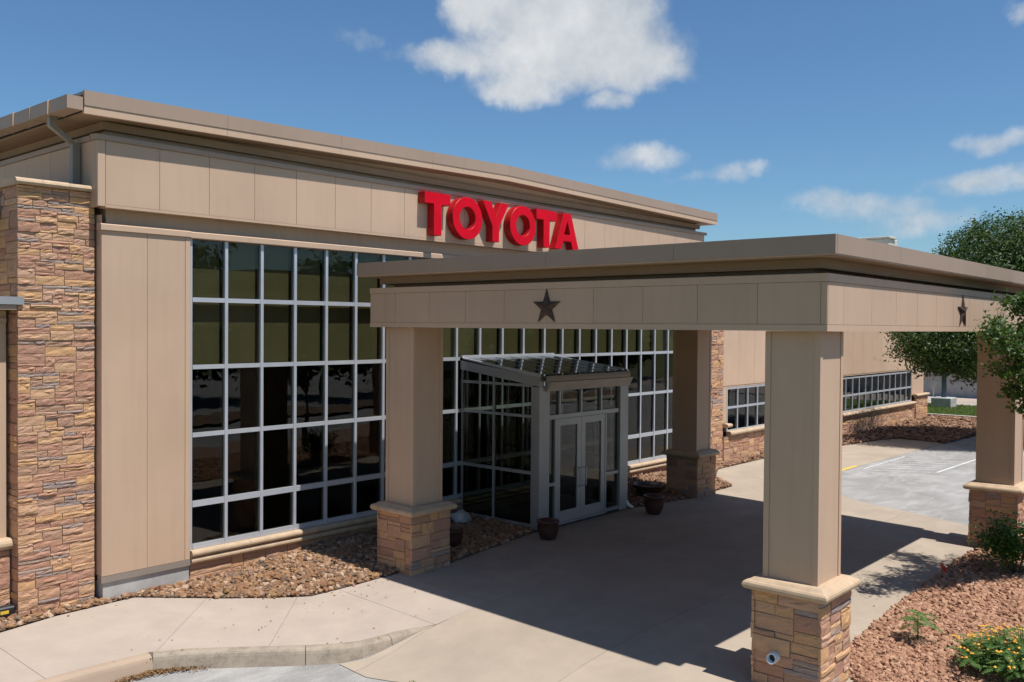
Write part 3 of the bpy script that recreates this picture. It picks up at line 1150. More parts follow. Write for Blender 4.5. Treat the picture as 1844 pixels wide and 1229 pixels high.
# eave on the left: stepped box gutter in sections, with straps
gy = YR + 0.0
for k in range(9):
    y0 = gy + k * 0.70
    off = -0.012 * (k % 2)
    gz0, gz1 = 7.855 + 0.004 * k, 8.06 + 0.004 * k
    t = 0.012
    # one section: an open trough
    bm = bmesh.new()
    xo, xi = -2.25 + off, -2.005
    for (a, b, c, d, e, f) in ((xo, xi, y0 + .01, y0 + .68, gz0, gz0 + t), (xo, xo + t, y0 + .01, y0 + .68, gz0 + t, gz1), (xi - t, xi, y0 + .01, y0 + .68, gz0 + t, gz1)):
        bm_box(bm, a, b, c, d, e, f)
    if k == 0:
        bm_box(bm, xo + t, xi - t, y0 + .01, y0 + .022, gz0 + t, gz1)
    for v in bm.verts:
        v.co -= Vector((-2.1, y0, gz0))
    bm_obj('gutter_section', bm, 'roof_fascia', roof, (-2.1, y0, gz0))
    box('gutter_strap', -2.27, -2.0, y0 + .683, y0 + .697, gz0 - .01, gz1 + .012, 'tan_trim', roof)
# downspout on the left side wall
bm = bmesh.new()
def rect_pipe(bm, pts, w, d):
    rows = []
    for p in pts:
        x, y, z = p
        rows.append([bm.verts.new(q) for q in ((x - w, y - d, z), (x + w, y - d, z), (x + w, y + d, z), (x - w, y + d, z))])
    for a, b in zip(rows[:-1], rows[1:]):
        for k in range(4):
            bm.faces.new((a[k], a[(k + 1) % 4], b[(k + 1) % 4], b[k]))
    bm.faces.new(rows[0])
    bm.faces.new(rows[-1])
rect_pipe(bm, [(-2.12, 0.42, 7.86), (-2.12, 0.42, 7.70), (-1.76, 0.42, 7.45), (-1.76, 0.42, 5.2)], 0.06, 0.055)
bm_obj('downspout', bm, 'gutter_paint', hall, (0, 0, 0))

# curtain wall
cw = bpy.data.objects.new('curtain_wall', None)
link(cw, hall, (8, 0, 0.5))
MX = [0.053] + [0.75 * k for k in range(1, 9)] + [6.718, 7.505, 8.307, 9.098] + [0.75 * (k + 0.242) for k in range(13, 22)] + [16.68]
MZ = [0.575, 1.331, 2.559, 3.766, 4.961, 6.027]
MW = 0.031
for i, x in enumerate(MX):
    w = MW if 0 < i < len(MX) - 1 else 0.02
    box('mullion', x - w, x + w, -0.055, 0.06, MZ[0] - 0.05, MZ[-1], 'aluminium', cw, 0.003)
    if 0 < i < len(MX) - 1:
        box('mullion_shade_strip', x - 0.055, x + 0.055, 0.0605, 0.098, MZ[0] - 0.05, MZ[-1], 'dark_interior', cw)  # black strip added behind each mullion to widen its shadow
for j, z in enumerate(MZ[:-1]):
    h = (0.045, 0.052, 0.038, 0.038, 0.040)[j]
    for i in range(len(MX) - 1):
        box('transom', MX[i] + MW + 0.001, MX[i + 1] - MW - 0.001, -0.045, 0.055, z - h, z + h, 'aluminium', cw)
rp = random.Random(4)
for j in range(5):
    for i in range(len(MX) - 1):
        z0 = MZ[j] + 0.03
        z1 = MZ[j + 1] - (0.03 if j < 4 else 0.0)
        p = box('pane', MX[i] + 0.02, MX[i + 1] - 0.02, -0.004, 0.004, z0, z1, 'tinted_glass', cw)
        p.rotation_euler = (R(rp.uniform(-0.18, 0.18)), 0, R(rp.uniform(-0.18, 0.18)))
# pale blind wall behind the two upper rows
box('shadow_box', 0.03, 16.70, 0.105, 0.12, 3.74, 6.02, 'shadow_box', hall)
# header over the glass and the pilaster
prism('header', [(-0.10, 6.032), (-0.10, 6.04), (-0.115, 6.045), (-0.115, 6.135), (-0.10, 6.15), (0.028, 6.17), (0.028, 6.032)], 'x', 0.01, 16.7, 'tan_trim', hall)
box('header_return', 0.02, 16.7, 0.031, 0.3, 6.0, 6.028, 'tan_trim', hall)


def pilaster(x0, x1, mid):
    pl = bpy.data.objects.new('pilaster', None)
    link(pl, hall, ((x0 + x1) / 2, -0.05, 0))
    box('pilaster_core', x0 + 0.01, x1 - 0.01, -0.09, 0.028, 0.30, 6.05, 'mortar', pl)
    xs = [x0, mid, x1 - 0.095]
    for a, b in zip(xs[:-1], xs[1:]):
        box('panel', a + (0.003 if a > x0 else 0), b - 0.003, -0.10, -0.091, 0.385, 6.048, 'tan_panel', pl)
    box('edge_trim', x1 - 0.092, x1, -0.104, 0.0, 0.385, 6.048, 'tan_trim', pl)
    box('side_panel', x0 - 0.002, x0 + 0.009, -0.089, 0.32, 0.385, 6.30, 'tan_panel', pl)
    box('flashing', x0 - 0.012, x1 + 0.004, -0.112, 0.026, 0.275, 0.375, 'gutter_paint', pl)
    box('concrete_base', x0 + 0.03, x1 - 0.004, -0.075, 0.026, -0.4, 0.273, 'concrete_base', pl)
    box('concrete_base', x0 + 0.03, x0 + 0.06, 0.0262, 0.33, -0.4, 0.273, 'concrete_base', pl)
    prism('cap', [(-0.135, 6.052), (-0.135, 6.14), (-0.11, 6.156), (0.028, 6.18), (0.028, 6.052)], 'x', x0 - 0.025, x1 + 0.005, 'tan_trim', pl)
    return pl


pilaster(-1.557, 0.005, -0.78)
pilaster(16.71, 18.2, 17.45)
# sill: two bull-nosed cast stone courses, in lengths, over a stone plinth


def bull(y_out, z0, z1, n=7):
    pr = [(0.0, z0), (0.0, z1)]
    r = (z1 - z0) / 2
    for k in range(n + 1):
        a = math.pi / 2 - math.pi * k / n
        pr.append((y_out + r - r * math.cos(a), (z0 + z1) / 2 + r * math.sin(a)))
    return pr


def sill_run(x0, x1, parent):
    x = x0
    k = 0
    while x < x1 - 0.05:
        e = min(x + 1.18, x1)
        prism('sill_stone', bull(-0.17, 0.405, 0.525), 'x', x + 0.003, e - 0.003, 'cast_stone', parent)
        e2 = min(x + 1.18, x1)
        prism('sill_stone', bull(-0.15, 0.278, 0.398), 'x', x + 0.003, e2 - 0.003, 'cast_stone', parent)
        x = e


sill = bpy.data.objects.new('sill', None)
link(sill, hall, (3, -0.1, 0.3))
sill_run(0.02, 6.80, sill)
sill_run(10.24, 16.7, sill)
plinth = bpy.data.objects.new('plinth', None)
link(plinth, hall, (3, -0.05, 0))
box('mortar_core', 0.02, 16.7, -0.045, 0.02, -0.4, 0.276, 'mortar', plinth)
rnd = random.Random(5)
place_stones(plinth, ashlar(6.8, 0.42, rnd, 0.12, 0.105), (0.02, -0.046, -0.145), '-y', 0.045, seed=3)
place_stones(plinth, ashlar(6.4, 0.42, rnd, 0.12, 0.105), (10.26, -0.046, -0.145), '-y', 0.045, seed=4, limit=120)

# stone pier at the left end of the hall
pier = bpy.data.objects.new('stone_pier', None)
link(pier, hall, (-2.2, 0.5, 0))
stone_box(pier, -2.745, -1.63, 0.09, 3.0, -0.25, 6.66, 0.048, 21, ('-y',), (), 0.074, 0.051)
rnd = random.Random(77)
place_stones(pier, ashlar(2.9, 6.9, rnd, 0.11, 0.095), (-2.745, 3.0, -0.25), '-x', 0.05, seed=9, limit=90, keyf=lambda r: -r[0] - 0.2 * r[1])
# cast stone coping on the pier, three lengths
for a, b in ((-2.83, -2.44), (-2.436, -2.03), (-2.026, -1.59)):
    prism('coping', [(-0.02, 6.665), (-0.035, 6.70), (-0.02, 6.735), (0.02, 6.765), (1.5, 6.80), (3.0, 6.765), (3.0, 6.665)], 'x', a, b, 'cast_stone', pier)

# ------------------------------------------------------------------ low wing on the left
lw = thing('low_wing', 'low tan wing with stone base and gutter at the left edge of the picture', 'building', (-6, 2, 0))
box('wall', -14.0, -2.82, 0.42, 0.60, 1.05, 4.72, 'wing_panel', lw)
box('panel', -3.6, -2.83, 0.395, 0.415, 1.12, 4.52, 'tan_panel', lw)
box('panel', -8.0, -3.61, 0.395, 0.415, 1.12, 4.52, 'tan_panel', lw)
box('trim', -8.0, -2.825, 0.385, 0.417, 4.53, 4.60, 'tan_trim', lw)
box('fascia', -9.0, -2.80, 0.05, 0.62, 4.73, 4.80, 'roof_fascia', lw)
box('gutter', -9.0, -2.70, 0.02, 0.16, 4.81, 4.93, 'dull_aluminium', lw)
box('roof', -9.0, -2.82, 0.17, 6.0, 4.81, 4.90, 'roof_membrane', lw)
prism('sill_stone', [(y + 0.41, z + 0.70) for y, z in bull(-0.17, 0.29, 0.47)], 'x', -8.0, -2.76, 'cast_stone', lw)
box('mortar_core', -8.0, -2.80, 0.35, 0.415, -0.3, 0.985, 'mortar', lw)
place_stones(lw, ashlar(2.4, 1.2, random.Random(31), 0.10, 0.085), (-5.2, 0.352, -0.22), '-y', 0.05, seed=31)
# second, higher roof edge behind
box('fascia', -9.0, -2.80, 0.75, 0.95, 6.17, 6.30, 'roof_fascia', lw)
box('roof', -9.0, -2.80, 0.96, 6.0, 6.17, 6.25, 'roof_membrane', lw)
box('wall', -9.0, -2.82, 1.4, 1.6, 4.91, 6.165, 'tan_panel', lw)
bm = bmesh.new()
bm_box(bm, -2.86, -2.79, 0.72, 0.80, 6.31, 6.34)
bm_box(bm, -2.815, -2.79, 0.72, 0.80, 6.34, 6.62)
bm_obj('flashing', bm, 'aluminium', lw)

# ------------------------------------------------------------------ long wing on the right
rw = thing('office_wing', 'long tan wing with ribbon windows over a stone base right of the hall', 'building', (30, 4, 0))
WX0, WX1 = 19.55, 40.2
box('wall', 19.5, 40.75, 0.03, 0.25, 2.50, 7.2, 'wing_panel', rw)
box('wall', 40.55, 40.75, 0.251, 12, -0.2, 7.2, 'wing_panel', rw)
box('wall', 19.5, 19.86, 0.03, 0.25, 1.30, 2.498, 'wing_panel', rw)
box('wall', 22.9, 29.6, 0.03, 0.25, 0.9, 2.498, 'wing_panel', rw)
box('wall', 38.95, 40.75, 0.03, 0.25, 1.25, 2.498, 'wing_panel', rw)
box('roof', 18.0, 40.9, 0.0, 12, 7.21, 7.3, 'roof_membrane', rw)
box('interior_wall', 19.0, 40.5, 1.6, 1.7, -0.2, 7.2, 'dark_interior', rw)
box('interior_floor', 19.0, 40.5, 0.26, 1.59, 0.0, 0.5, 'interior_floor', rw)
k = 19.52
while k < 40.7:
    e = min(k + 1.16, 40.74)
    box('panel', k + 0.004, e - 0.004, 0.018, 0.028, 2.56, 7.19, 'wing_panel', rw)
    k += 1.16


def strip_window(xs, z0, zm, z1):
    w = bpy.data.objects.new('window', None)
    link(w, rw, ((xs[0] + xs[-1]) / 2, 0.05, z0))
    for i, x in enumerate(xs):
        box('mullion', x - 0.03, x + 0.03, 0.02, 0.12, z0, z1, 'aluminium', w)
    for a, b in zip(xs[:-1], xs[1:]):
        for z, h in ((z0 + 0.03, 0.03), (zm, 0.035), (z1 - 0.03, 0.03)):
            box('transom', a + 0.031, b - 0.031, 0.025, 0.115, z - h, z + h, 'aluminium', w)
        for za, zb in ((z0 + 0.06, zm - 0.035), (zm + 0.035, z1 - 0.06)):
            p = box('pane', a + 0.03, b - 0.03, 0.066, 0.074, za, zb, 'tinted_glass', w)
            p.rotation_euler = (R(rp.uniform(-0.15, 0.15)), 0, R(rp.uniform(-0.15, 0.15)))


strip_window([19.88 + 0.755 * k for k in range(5)], 0.98, 1.80, 2.49)
strip_window([29.62] + [30.4 + 0.7685 * k for k in range(12)], 0.96, 1.66, 2.44)
# stone base and pier, sills
box('mortar_core', 19.5, 29.6, -0.05, 0.02, -0.3, 0.86, 'mortar', rw)
box('mortar_core', 29.6, 40.85, -0.05, 0.02, -0.3, 0.80, 'mortar', rw)
box('mortar_core', 39.1, 40.95, -0.10, -0.052, -0.3, 1.16, 'mortar', rw)
for a, b, z in ((19.8, 22.95, 0.86), (29.6, 39.05, 0.80)):
    x = a
    while x < b - 0.05:
        e = min(x + 1.1, b)
        prism('sill_stone', [(y + 0.02, zz + z - 0.278) for y, zz in bull(-0.21, 0.278, 0.428)], 'x', x + 0.003, e - 0.003, 'cast_stone', rw)
        x = e
for a, b, z in ((19.5, 19.84, 1.16), (39.05, 41.02, 1.16), (22.95, 29.6, 0.862)):
    prism('sill_stone', [(y - 0.0, zz + z - 0.278) for y, zz in bull(-0.22, 0.278, 0.408)], 'x', a, b, 'cast_stone', rw)
base_stones = ashlar(19.6, 1.06, random.Random(41), 0.11, 0.10)
place_stones(rw, base_stones, (19.5, -0.052, -0.24), '-y', 0.04, seed=41, limit=260)
place_stones(rw, ashlar(1.85, 1.36, random.Random(43), 0.11, 0.10), (39.1, -0.102, -0.24), '-y', 0.05, seed=43, limit=40)
rp2 = bpy.data.objects.new('stone_pier', None)
link(rp2, rw, (18.9, 0, 0))
stone_box(rp2, 18.25, 19.47, 0.0, 1.2, -0.2, 6.6, 0.055, 51, ('-y',), ('-x', '+x'), 0.10, 0.085)
box('coping', 18.15, 19.57, -0.12, 1.3, 6.605, 6.72, 'cast_stone', rp2)

# rooftop unit far behind the canopy
ru = thing('rooftop_unit', 'pale boxy air handling unit on the roof peeking over the canopy edge', 'roof unit', (38.5, 1.6, 7.3))
box('cabinet', 37.9, 39.2, 0.9, 2.4, 7.42, 9.0, 'roof_unit', ru, 0.03)
box('top_panel', 37.8, 38.8, 0.8, 2.5, 9.002, 9.10, 'roof_unit', ru, 0.02)
prism('hood', [(39.202, 8.3), (39.9, 8.4), (39.9, 8.55), (39.202, 8.9)], 'y', 1.0, 2.3, 'roof_unit', ru)
box('curb_frame', 38.0, 39.1, 1.0, 2.3, 7.302, 7.418, 'roof_fascia', ru)

# ------------------------------------------------------------------ sign letters
sign = thing('channel_letter_sign', 'red raised channel letters mounted on the tan upper band', 'sign', (8, YB, 6.5))
LZ0, LZ1, LD = 6.515, 7.445, 0.205


def letter(polys, holes=()):
    """extruded letter; polys in (x, z); holes are ring pairs"""
    bm = bmesh.new()
    yb_, yf = YB - 0.02, YB - 0.02 - LD
    for po in polys:
        f = [bm.verts.new((x, yf, z)) for x, z in po]
        b = [bm.verts.new((x, yb_, z)) for x, z in po]
        bm.faces.new(f)
        bm.faces.new(b[::-1])
        for i in range(len(po)):
            j = (i + 1) % len(po)
            bm.faces.new((f[i], b[i], b[j], f[j]))
    for outer, inner in holes:
        n = len(outer)
        of = [bm.verts.new((x, yf, z)) for x, z in outer]
        ob = [bm.verts.new((x, yb_, z)) for x, z in outer]
        inf = [bm.verts.new((x, yf, z)) for x, z in inner]
        inb = [bm.verts.new((x, yb_, z)) for x, z in inner]
        for i in range(n):
            j = (i + 1) % n
            bm.faces.new((of[i], of[j], inf[j], inf[i]))
            bm.faces.new((ob[j], ob[i], inb[i], inb[j]))
            bm.faces.new((of[j], of[i], ob[i], ob[j]))
            bm.faces.new((inf[i], inf[j], inb[j], inb[i]))
    bmesh.ops.recalc_face_normals(bm, faces=bm.faces)
    bmesh.ops.bevel(bm, geom=[e for e in bm.edges if len(e.link_faces) == 2 and e.calc_face_angle(0) > 1.2], offset=0.006, segments=1, affect='EDGES')
    o = bm_obj('letter', bm, 'red_paint', sign)
    o.data.materials.append(MATS['red_face'])
    for f in o.data.polygons:
        if f.normal.y < -0.9:
            f.material_index = 1
    return o


def T_letter(a, b, s0, s1):
    return letter([[(a, LZ1), (a, LZ1 - 0.245), (s0, LZ1 - 0.245), (s0, LZ0), (s1, LZ0), (s1, LZ1 - 0.245), (b, LZ1 - 0.245), (b, LZ1)]])


def ell(cx, cz, rx, rz, n=40):
    return [(cx + rx * math.cos(2 * math.pi * k / n), cz + rz * math.sin(2 * math.pi * k / n)) for k in range(n)]


def O_letter(a, b):
    cx, cz = (a + b) / 2, (LZ0 + LZ1) / 2
    return letter([], [(ell(cx, cz, (b - a) / 2, (LZ1 - LZ0) / 2 + 0.015), ell(cx, cz, (b - a) / 2 - 0.225, (LZ1 - LZ0) / 2 - 0.205))])


T_letter(5.32, 6.11, 5.60, 5.835)
O_letter(6.18, 7.15)
letter([[(7.16, LZ1), (7.45, LZ1), (7.62, LZ0 + 0.59), (7.80, LZ1), (8.08, LZ1), (7.735, LZ0 + 0.36), (7.735, LZ0), (7.50, LZ0), (7.50, LZ0 + 0.36)]])
O_letter(8.12, 9.09)
T_letter(9.11, 9.92, 9.395, 9.635)
ax0, ax1 = 9.86, 10.86
am = (ax0 + ax1) / 2
letter([], [([(ax0, LZ0), (am - 0.155, LZ1), (am + 0.155, LZ1), (ax1, LZ0), (ax1 - 0.265, LZ0), (ax1 - 0.335, LZ0 + 0.21), (ax0 + 0.335, LZ0 + 0.21), (ax0 + 0.265, LZ0)],
             [(am - 0.13, LZ0 + 0.39), (am - 0.005, LZ1 - 0.22), (am + 0.005, LZ1 - 0.22), (am + 0.13, LZ0 + 0.39), (am + 0.125, LZ0 + 0.385), (am + 0.06, LZ0 + 0.385), (am - 0.06, LZ0 + 0.385), (am - 0.125, LZ0 + 0.385)])])

# ------------------------------------------------------------------ the canopy
can = thing('entrance_canopy', 'flat tan canopy on four stone-based columns over the driveway', 'canopy', (8.2, -6.1, 0))
AX, AY, BX, BY = 2.689, -10.43, 13.78, -1.767
ZB, ZF, RB, RT, E_ = 4.498, 5.217, 5.416, 5.68, 0.158
# band of panels round the beam
box('beam_core', AX + 0.02, BX - 0.02, AY + 0.02, BY - 0.02, ZB + 0.012, ZF - 0.004, 'mortar', can)
lj = [BY - 0.14] + [-2.46 - 0.879 * k for k in range(9)] + [AY + 0.085]
lj = [BY] + [-2.46, -3.34, -4.22, -5.09, -5.98, -6.87, -7.74, -8.62, -9.50, -10.345, AY]
for a, b in zip(lj[:-1], lj[1:]):
    box('panel', AX, AX + 0.018, b + 0.003, a - 0.003, ZB + 0.085, ZF - 0.105, 'tan_panel', can)
    box('panel', BX - 0.018, BX, b + 0.003, a - 0.003, ZB + 0.085, ZF - 0.105, 'tan_panel', can)
fjx = [AX + 0.02, 3.22, 4.20, 5.17, 6.10, 7.02, 7.95, 8.88, 9.81, 10.74, 11.67, 12.6, BX - 0.02]
for a, b in zip(fjx[:-1], fjx[1:]):
    box('panel', a + 0.003, b - 0.003, AY, AY + 0.018, ZB + 0.085, ZF - 0.105, 'tan_panel', can)
    box('panel', a + 0.003, b - 0.003, BY - 0.018, BY, ZB + 0.085, ZF - 0.105, 'tan_panel', can)
for z0, z1, e in ((ZB, ZB + 0.081, 0.005), (ZF - 0.101, ZF, 0.010)):
    box('trim', AX - e, AX + 0.019, AY - e, BY + e, z0, z1, 'tan_trim', can)
    box('trim', BX - 0.019, BX + e, AY - e, BY + e, z0, z1, 'tan_trim', can)
    box('trim', AX + 0.0192, BX - 0.0192, AY - e, AY + 0.019, z0, z1, 'tan_trim', can)
    box('trim', AX + 0.0192, BX - 0.0192, BY - 0.019, BY + e, z0, z1, 'tan_trim', can)
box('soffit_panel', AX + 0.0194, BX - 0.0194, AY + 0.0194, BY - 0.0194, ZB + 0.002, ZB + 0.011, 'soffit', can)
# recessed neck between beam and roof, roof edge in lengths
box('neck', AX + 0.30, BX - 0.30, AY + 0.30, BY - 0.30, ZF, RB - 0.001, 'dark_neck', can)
for nx0, nx1, ny0, ny1 in ((AX + 0.12, AX + 0.298, AY + 0.12, BY - 0.12), (BX - 0.298, BX - 0.12, AY + 0.12, BY - 0.12), (AX + 0.30, BX - 0.30, AY + 0.12, AY + 0.298), (AX + 0.30, BX - 0.30, BY - 0.298, BY - 0.12)):
    box('neck_trim', nx0, nx1, ny0, ny1, RB - 0.125, RB - 0.002, 'soffit', can)
rx0, rx1, ry0, ry1 = AX - E_, BX + E_, AY - E_, BY + 0.21
box('roof_deck', rx0 + 0.05, rx1 - 0.05, ry0 + 0.05, ry1 - 0.05, RB + 0.03, RT - 0.05, 'roof_membrane', can)
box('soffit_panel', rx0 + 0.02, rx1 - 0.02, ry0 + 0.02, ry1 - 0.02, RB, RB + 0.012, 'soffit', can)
def edge_run(x0, x1, y0, y1, n, alongx):
    for k in range(n):
        if alongx:
            a, b = x0 + (x1 - x0) * k / n, x0 + (x1 - x0) * (k + 1) / n
            box('roof_fascia', a + 0.002, b - 0.002, y0, y1, RB + 0.03, RT, 'roof_fascia', can)
        else:
            a, b = y0 + (y1 - y0) * k / n, y0 + (y1 - y0) * (k + 1) / n
            box('roof_fascia', x0, x1, a + 0.002, b - 0.002, RB + 0.03, RT, 'roof_fascia', can)
edge_run(rx0, rx0 + 0.048, ry0, ry1, 4, False)
edge_run(rx1 - 0.048, rx1, ry0, ry1, 4, False)
edge_run(rx0 + 0.05, rx1 - 0.05, ry0, ry0 + 0.048, 5, True)
edge_run(rx0 + 0.05, rx1 - 0.05, ry1 - 0.048, ry1, 5, True)
for a, b, c, d in ((rx0 + 0.014, rx0 + 0.06, ry0 + 0.014, ry1 - 0.014), (rx1 - 0.06, rx1 - 0.014, ry0 + 0.014, ry1 - 0.014), (rx0 + 0.061, rx1 - 0.061, ry0 + 0.014, ry0 + 0.06), (rx0 + 0.061, rx1 - 0.061, ry1 - 0.06, ry1 - 0.014)):
    box('drip_edge', a, b, c, d, RB + 0.013, RB + 0.029, 'tan_trim', can)

S_ = 0.743


def ring_cap(name, x0, x1, y0, y1, z0, z1, out, mat, parent):
    """bull-nosed stone cap round a column: mitred ring with a sloping top"""
    prof = [(0.0, z0)]
    r = (z1 - z0) * 0.5
    for k in range(7):
        a = -math.pi / 2 + math.pi * k / 6
        prof.append((out - r + r * math.cos(a), (z0 + z1) / 2 + r * math.sin(a)))
    prof += [(0.0, z1 + 0.035), (-0.14, z1 + 0.045)]
    c = Vector(((x0 + x1) / 2, (y0 + y1) / 2, z0))
    bm = bmesh.new()
    rows = []
    for d, z in prof:
        rows.append([bm.verts.new(Vector(p) - c) for p in ((x0 - d, y0 - d, z), (x1 + d, y0 - d, z), (x1 + d, y1 + d, z), (x0 - d, y1 + d, z))])
    for a, b in zip(rows[:-1], rows[1:]):
        for k in range(4):
            bm.faces.new((a[k], a[(k + 1) % 4], b[(k + 1) % 4], b[k]))
    bm.faces.new(rows[0])
    return bm_obj(name, bm, mat, parent, c)


def column(x, y, seed, limit=True):
    g = min(G(x - 0.1, y - 0.1), G(x + .8, y + .8)) - 0.12
    c = bpy.data.objects.new('column', None)
    link(c, can, (x + S_ / 2, y + S_ / 2, g))
    box('shaft', x + 0.012, x + S_ - 0.012, y + 0.012, y + S_ - 0.012, 1.20, ZB - 0.004, 'tan_panel', c)
    t = 0.075
    for sx in (0, 1):
        for sy in (0, 1):
            px, py = x + sx * S_, y + sy * S_
            bm = bmesh.new()
            dx, dy = (1 if sx == 0 else -1), (1 if sy == 0 else -1)
            def bb(a, b, c_, d):
                bm_box(bm, min(a, b), max(a, b), min(c_, d), max(c_, d), 1.255 - 2.85, ZB - 0.006 - 2.85)
            bb(0, dx * t, 0, dy * 0.011)
            bb(0, dx * 0.011, dy * 0.0112, dy * t)
            bm_obj('corner_trim', bm, 'tan_trim', c, (px, py, 2.85))
    ring_cap('cap', x - 0.085, x + S_ + 0.085, y - 0.085, y + S_ + 0.085, 1.115, 1.235, 0.115, 'cast_stone', c)
    stone_box(c, x - 0.075, x + S_ + 0.075, y - 0.075, y + S_ + 0.075, g, 1.114, 0.052, seed, ('-y', '-x'), ('+x', '+y'), 0.086, 0.072, 1.0)
    return c


FLc = column(2.823, -10.296, 61)
column(2.823, -2.802, 62)
column(12.90, -2.802, 63)
column(12.90, -10.296, 64)
# white drain pipe through the stone of the near column
bm = bmesh.new()
seg = 18
prof = [(0.030, 0.04), (0.030, -0.075), (0.041, -0.075), (0.041, 0.04)]
rows = []
for r_, d_ in prof:
    row = []
    for k in range(seg):
        a = 2 * math.pi * k / seg
        # cut on the slant: the lower lip sticks out further
        dd = d_ if d_ > 0 else d_ - 0.035 * (0.5 - 0.5 * math.sin(a))
        row.append(bm.verts.new((dd, r_ * math.cos(a) * 1.7, r_ * math.sin(a) * 1.7)))
    rows.append(row)
for a, b in zip(rows[:-1], rows[1:]):
    for k in range(seg):
        bm.faces.new((a[k], a[(k + 1) % seg], b[(k + 1) % seg], b[k]))
bm_obj('drain_pipe', bm, 'white_pvc', FLc, (2.70, -9.787, 0.295), True)
bm = bmesh.new()
bmesh.ops.create_circle(bm, cap_ends=True, segments=18, radius=0.052)
for v in bm.verts:
    v.co = Vector((0, v.co.x, v.co.y))
bm_obj('pipe_mouth', bm, 'black_plastic', FLc, (2.668, -9.787, 0.295))  # black disc stands in for the shade inside the pipe


# barn stars
def star(name, label, loc, face, r):
    pts = []
    for k in range(10):
        a = math.pi / 2 + k * math.pi / 5
        rr = r if k % 2 == 0 else r * 0.385
        pts.append((rr * math.cos(a), rr * math.sin(a)))
    bm = bmesh.new()
    cvt = (lambda u, w, d: (-d, -u, w)) if face == '-x' else (lambda u, w, d: (u, -d, w))
    ring = [bm.verts.new(cvt(u, w, 0.012)) for u, w in pts]
    back = [bm.verts.new(cvt(u, w, 0.0)) for u, w in pts]
    tip = bm.verts.new(cvt(0, 0, 0.055))
    for k in range(10):
        j = (k + 1) % 10
        bm.faces.new((ring[k], ring[j], tip))
        bm.faces.new((ring[j], ring[k], back[k], back[j]))
    bm.faces.new(back[::-1])
    return tag(bm_obj(name, bm, 'rust_star', None, loc), label, 'star', 'barn stars on the canopy band')


star('metal_star', 'dark metal star centred on the shaded left side of the canopy band', (AX - 0.006, -5.98, 4.83), '-x', 0.285)
star('metal_star', 'rusty metal star on the sunlit front of the canopy band', (8.45, AY - 0.006, 4.83), '-y', 0.29)

# ------------------------------------------------------------------ glass vestibule
ves = thing('glass_vestibule', 'glazed entrance vestibule with double doors and sloping glass roof', 'vestibule', (8.5, -1.2, 0.1))
VX0, VX1, VY = 6.853, 10.20, -2.424
VZ = 0.165
AL = 'dull_aluminium'
box('floor', VX0 + 0.01, VX1 - 0.01, VY + 0.02, -0.18, 0.0, VZ - 0.01, 'interior_floor', ves)


def side_wall(xa, xb):
    """frame between x = xa and xb in the y-z plane"""
    ys = [(-0.10, -0.058), (-1.10, -1.045), (VY + 0.20, VY + 0.245)]
    zs = [(VZ - 0.02, VZ + 0.05), (1.30, 1.37), (2.54, 2.60)]
    def ztop_at(y):
        return 3.53 + (3.53 - 3.255) * (y / 2.22)
    for a, b in ys:
        box('post', xa, xb, a, b, VZ - 0.02, ztop_at((a + b) / 2), AL, ves)
    cells = [(ys[1][1], ys[0][0]), (ys[2][1], ys[1][0])]
    xm = (xa + xb) / 2
    for y0, y1 in cells:
        for a, b in zs:
            box('rail', xa + 0.004, xb - 0.004, y0 + 0.001, y1 - 0.001, a, b, AL, ves)
        box('rail', xa + 0.004, xb - 0.004, y0 + 0.001, y1 - 0.001, 3.215, 3.275, AL, ves)
        for (a, b) in ((VZ + 0.05, 1.30), (1.37, 2.54), (2.60, 3.215)):
            p = box('pane', xm - 0.004, xm + 0.004, y0, y1, a, b, 'tinted_glass', ves)
            p.rotation_euler = (0, R(rp.uniform(-0.15, 0.15)), R(rp.uniform(-0.15, 0.15)))
        # sloping top pane
        vs = [(0, y0, 3.275), (0, y1, 3.275), (0, y1, ztop_at(y1) + 0.03), (0, y0, max(3.276, ztop_at(y0) + 0.03))]
        vv = [(xm - 0.004 + d, y, z) for d in (0, 0.008) for _, y, z in vs]
        pyd('pane', vv, [(0, 1, 2, 3), (7, 6, 5, 4), (0, 4, 5, 1), (1, 5, 6, 2), (2, 6, 7, 3), (3, 7, 4, 0)], 'tinted_glass', ves)


side_wall(VX0 + 0.01, VX0 + 0.075)
side_wall(VX1 - 0.075, VX1 - 0.01)
# sloping side fascia boards
for xa, xb in ((VX0 - 0.03, VX0 + 0.085), (VX1 - 0.085, VX1 + 0.03)):
    prism('side_fascia', [(-0.06, 3.53), (-0.06, 3.775), (VY - 0.02, 3.43), (VY - 0.02, 3.225), (VY + 0.2, 3.255)], 'x', xa, xb, AL, ves) if False else None
    pr = [(-0.06, 3.53), (-0.06, 3.775), (VY - 0.02, 3.43), (VY - 0.02, 3.23)]
    vs = [(x, y, z) for x in (xa, xb) for y, z in pr]
    pyd('side_fascia', vs, [(0, 1, 2, 3), (7, 6, 5, 4), (0, 4, 5, 1), (1, 5, 6, 2), (2, 6, 7, 3), (3, 7, 4, 0)], AL, ves)
# corner posts
box('corner_post', VX0 - 0.012, VX0 + 0.34, VY - 0.012, VY + 0.20, VZ - 0.05, 3.225, AL, ves, 0.006)
box('corner_post', VX1 - 0.30, VX1 + 0.012, VY - 0.012, VY + 0.19, VZ - 0.05, 3.225, AL, ves, 0.006)
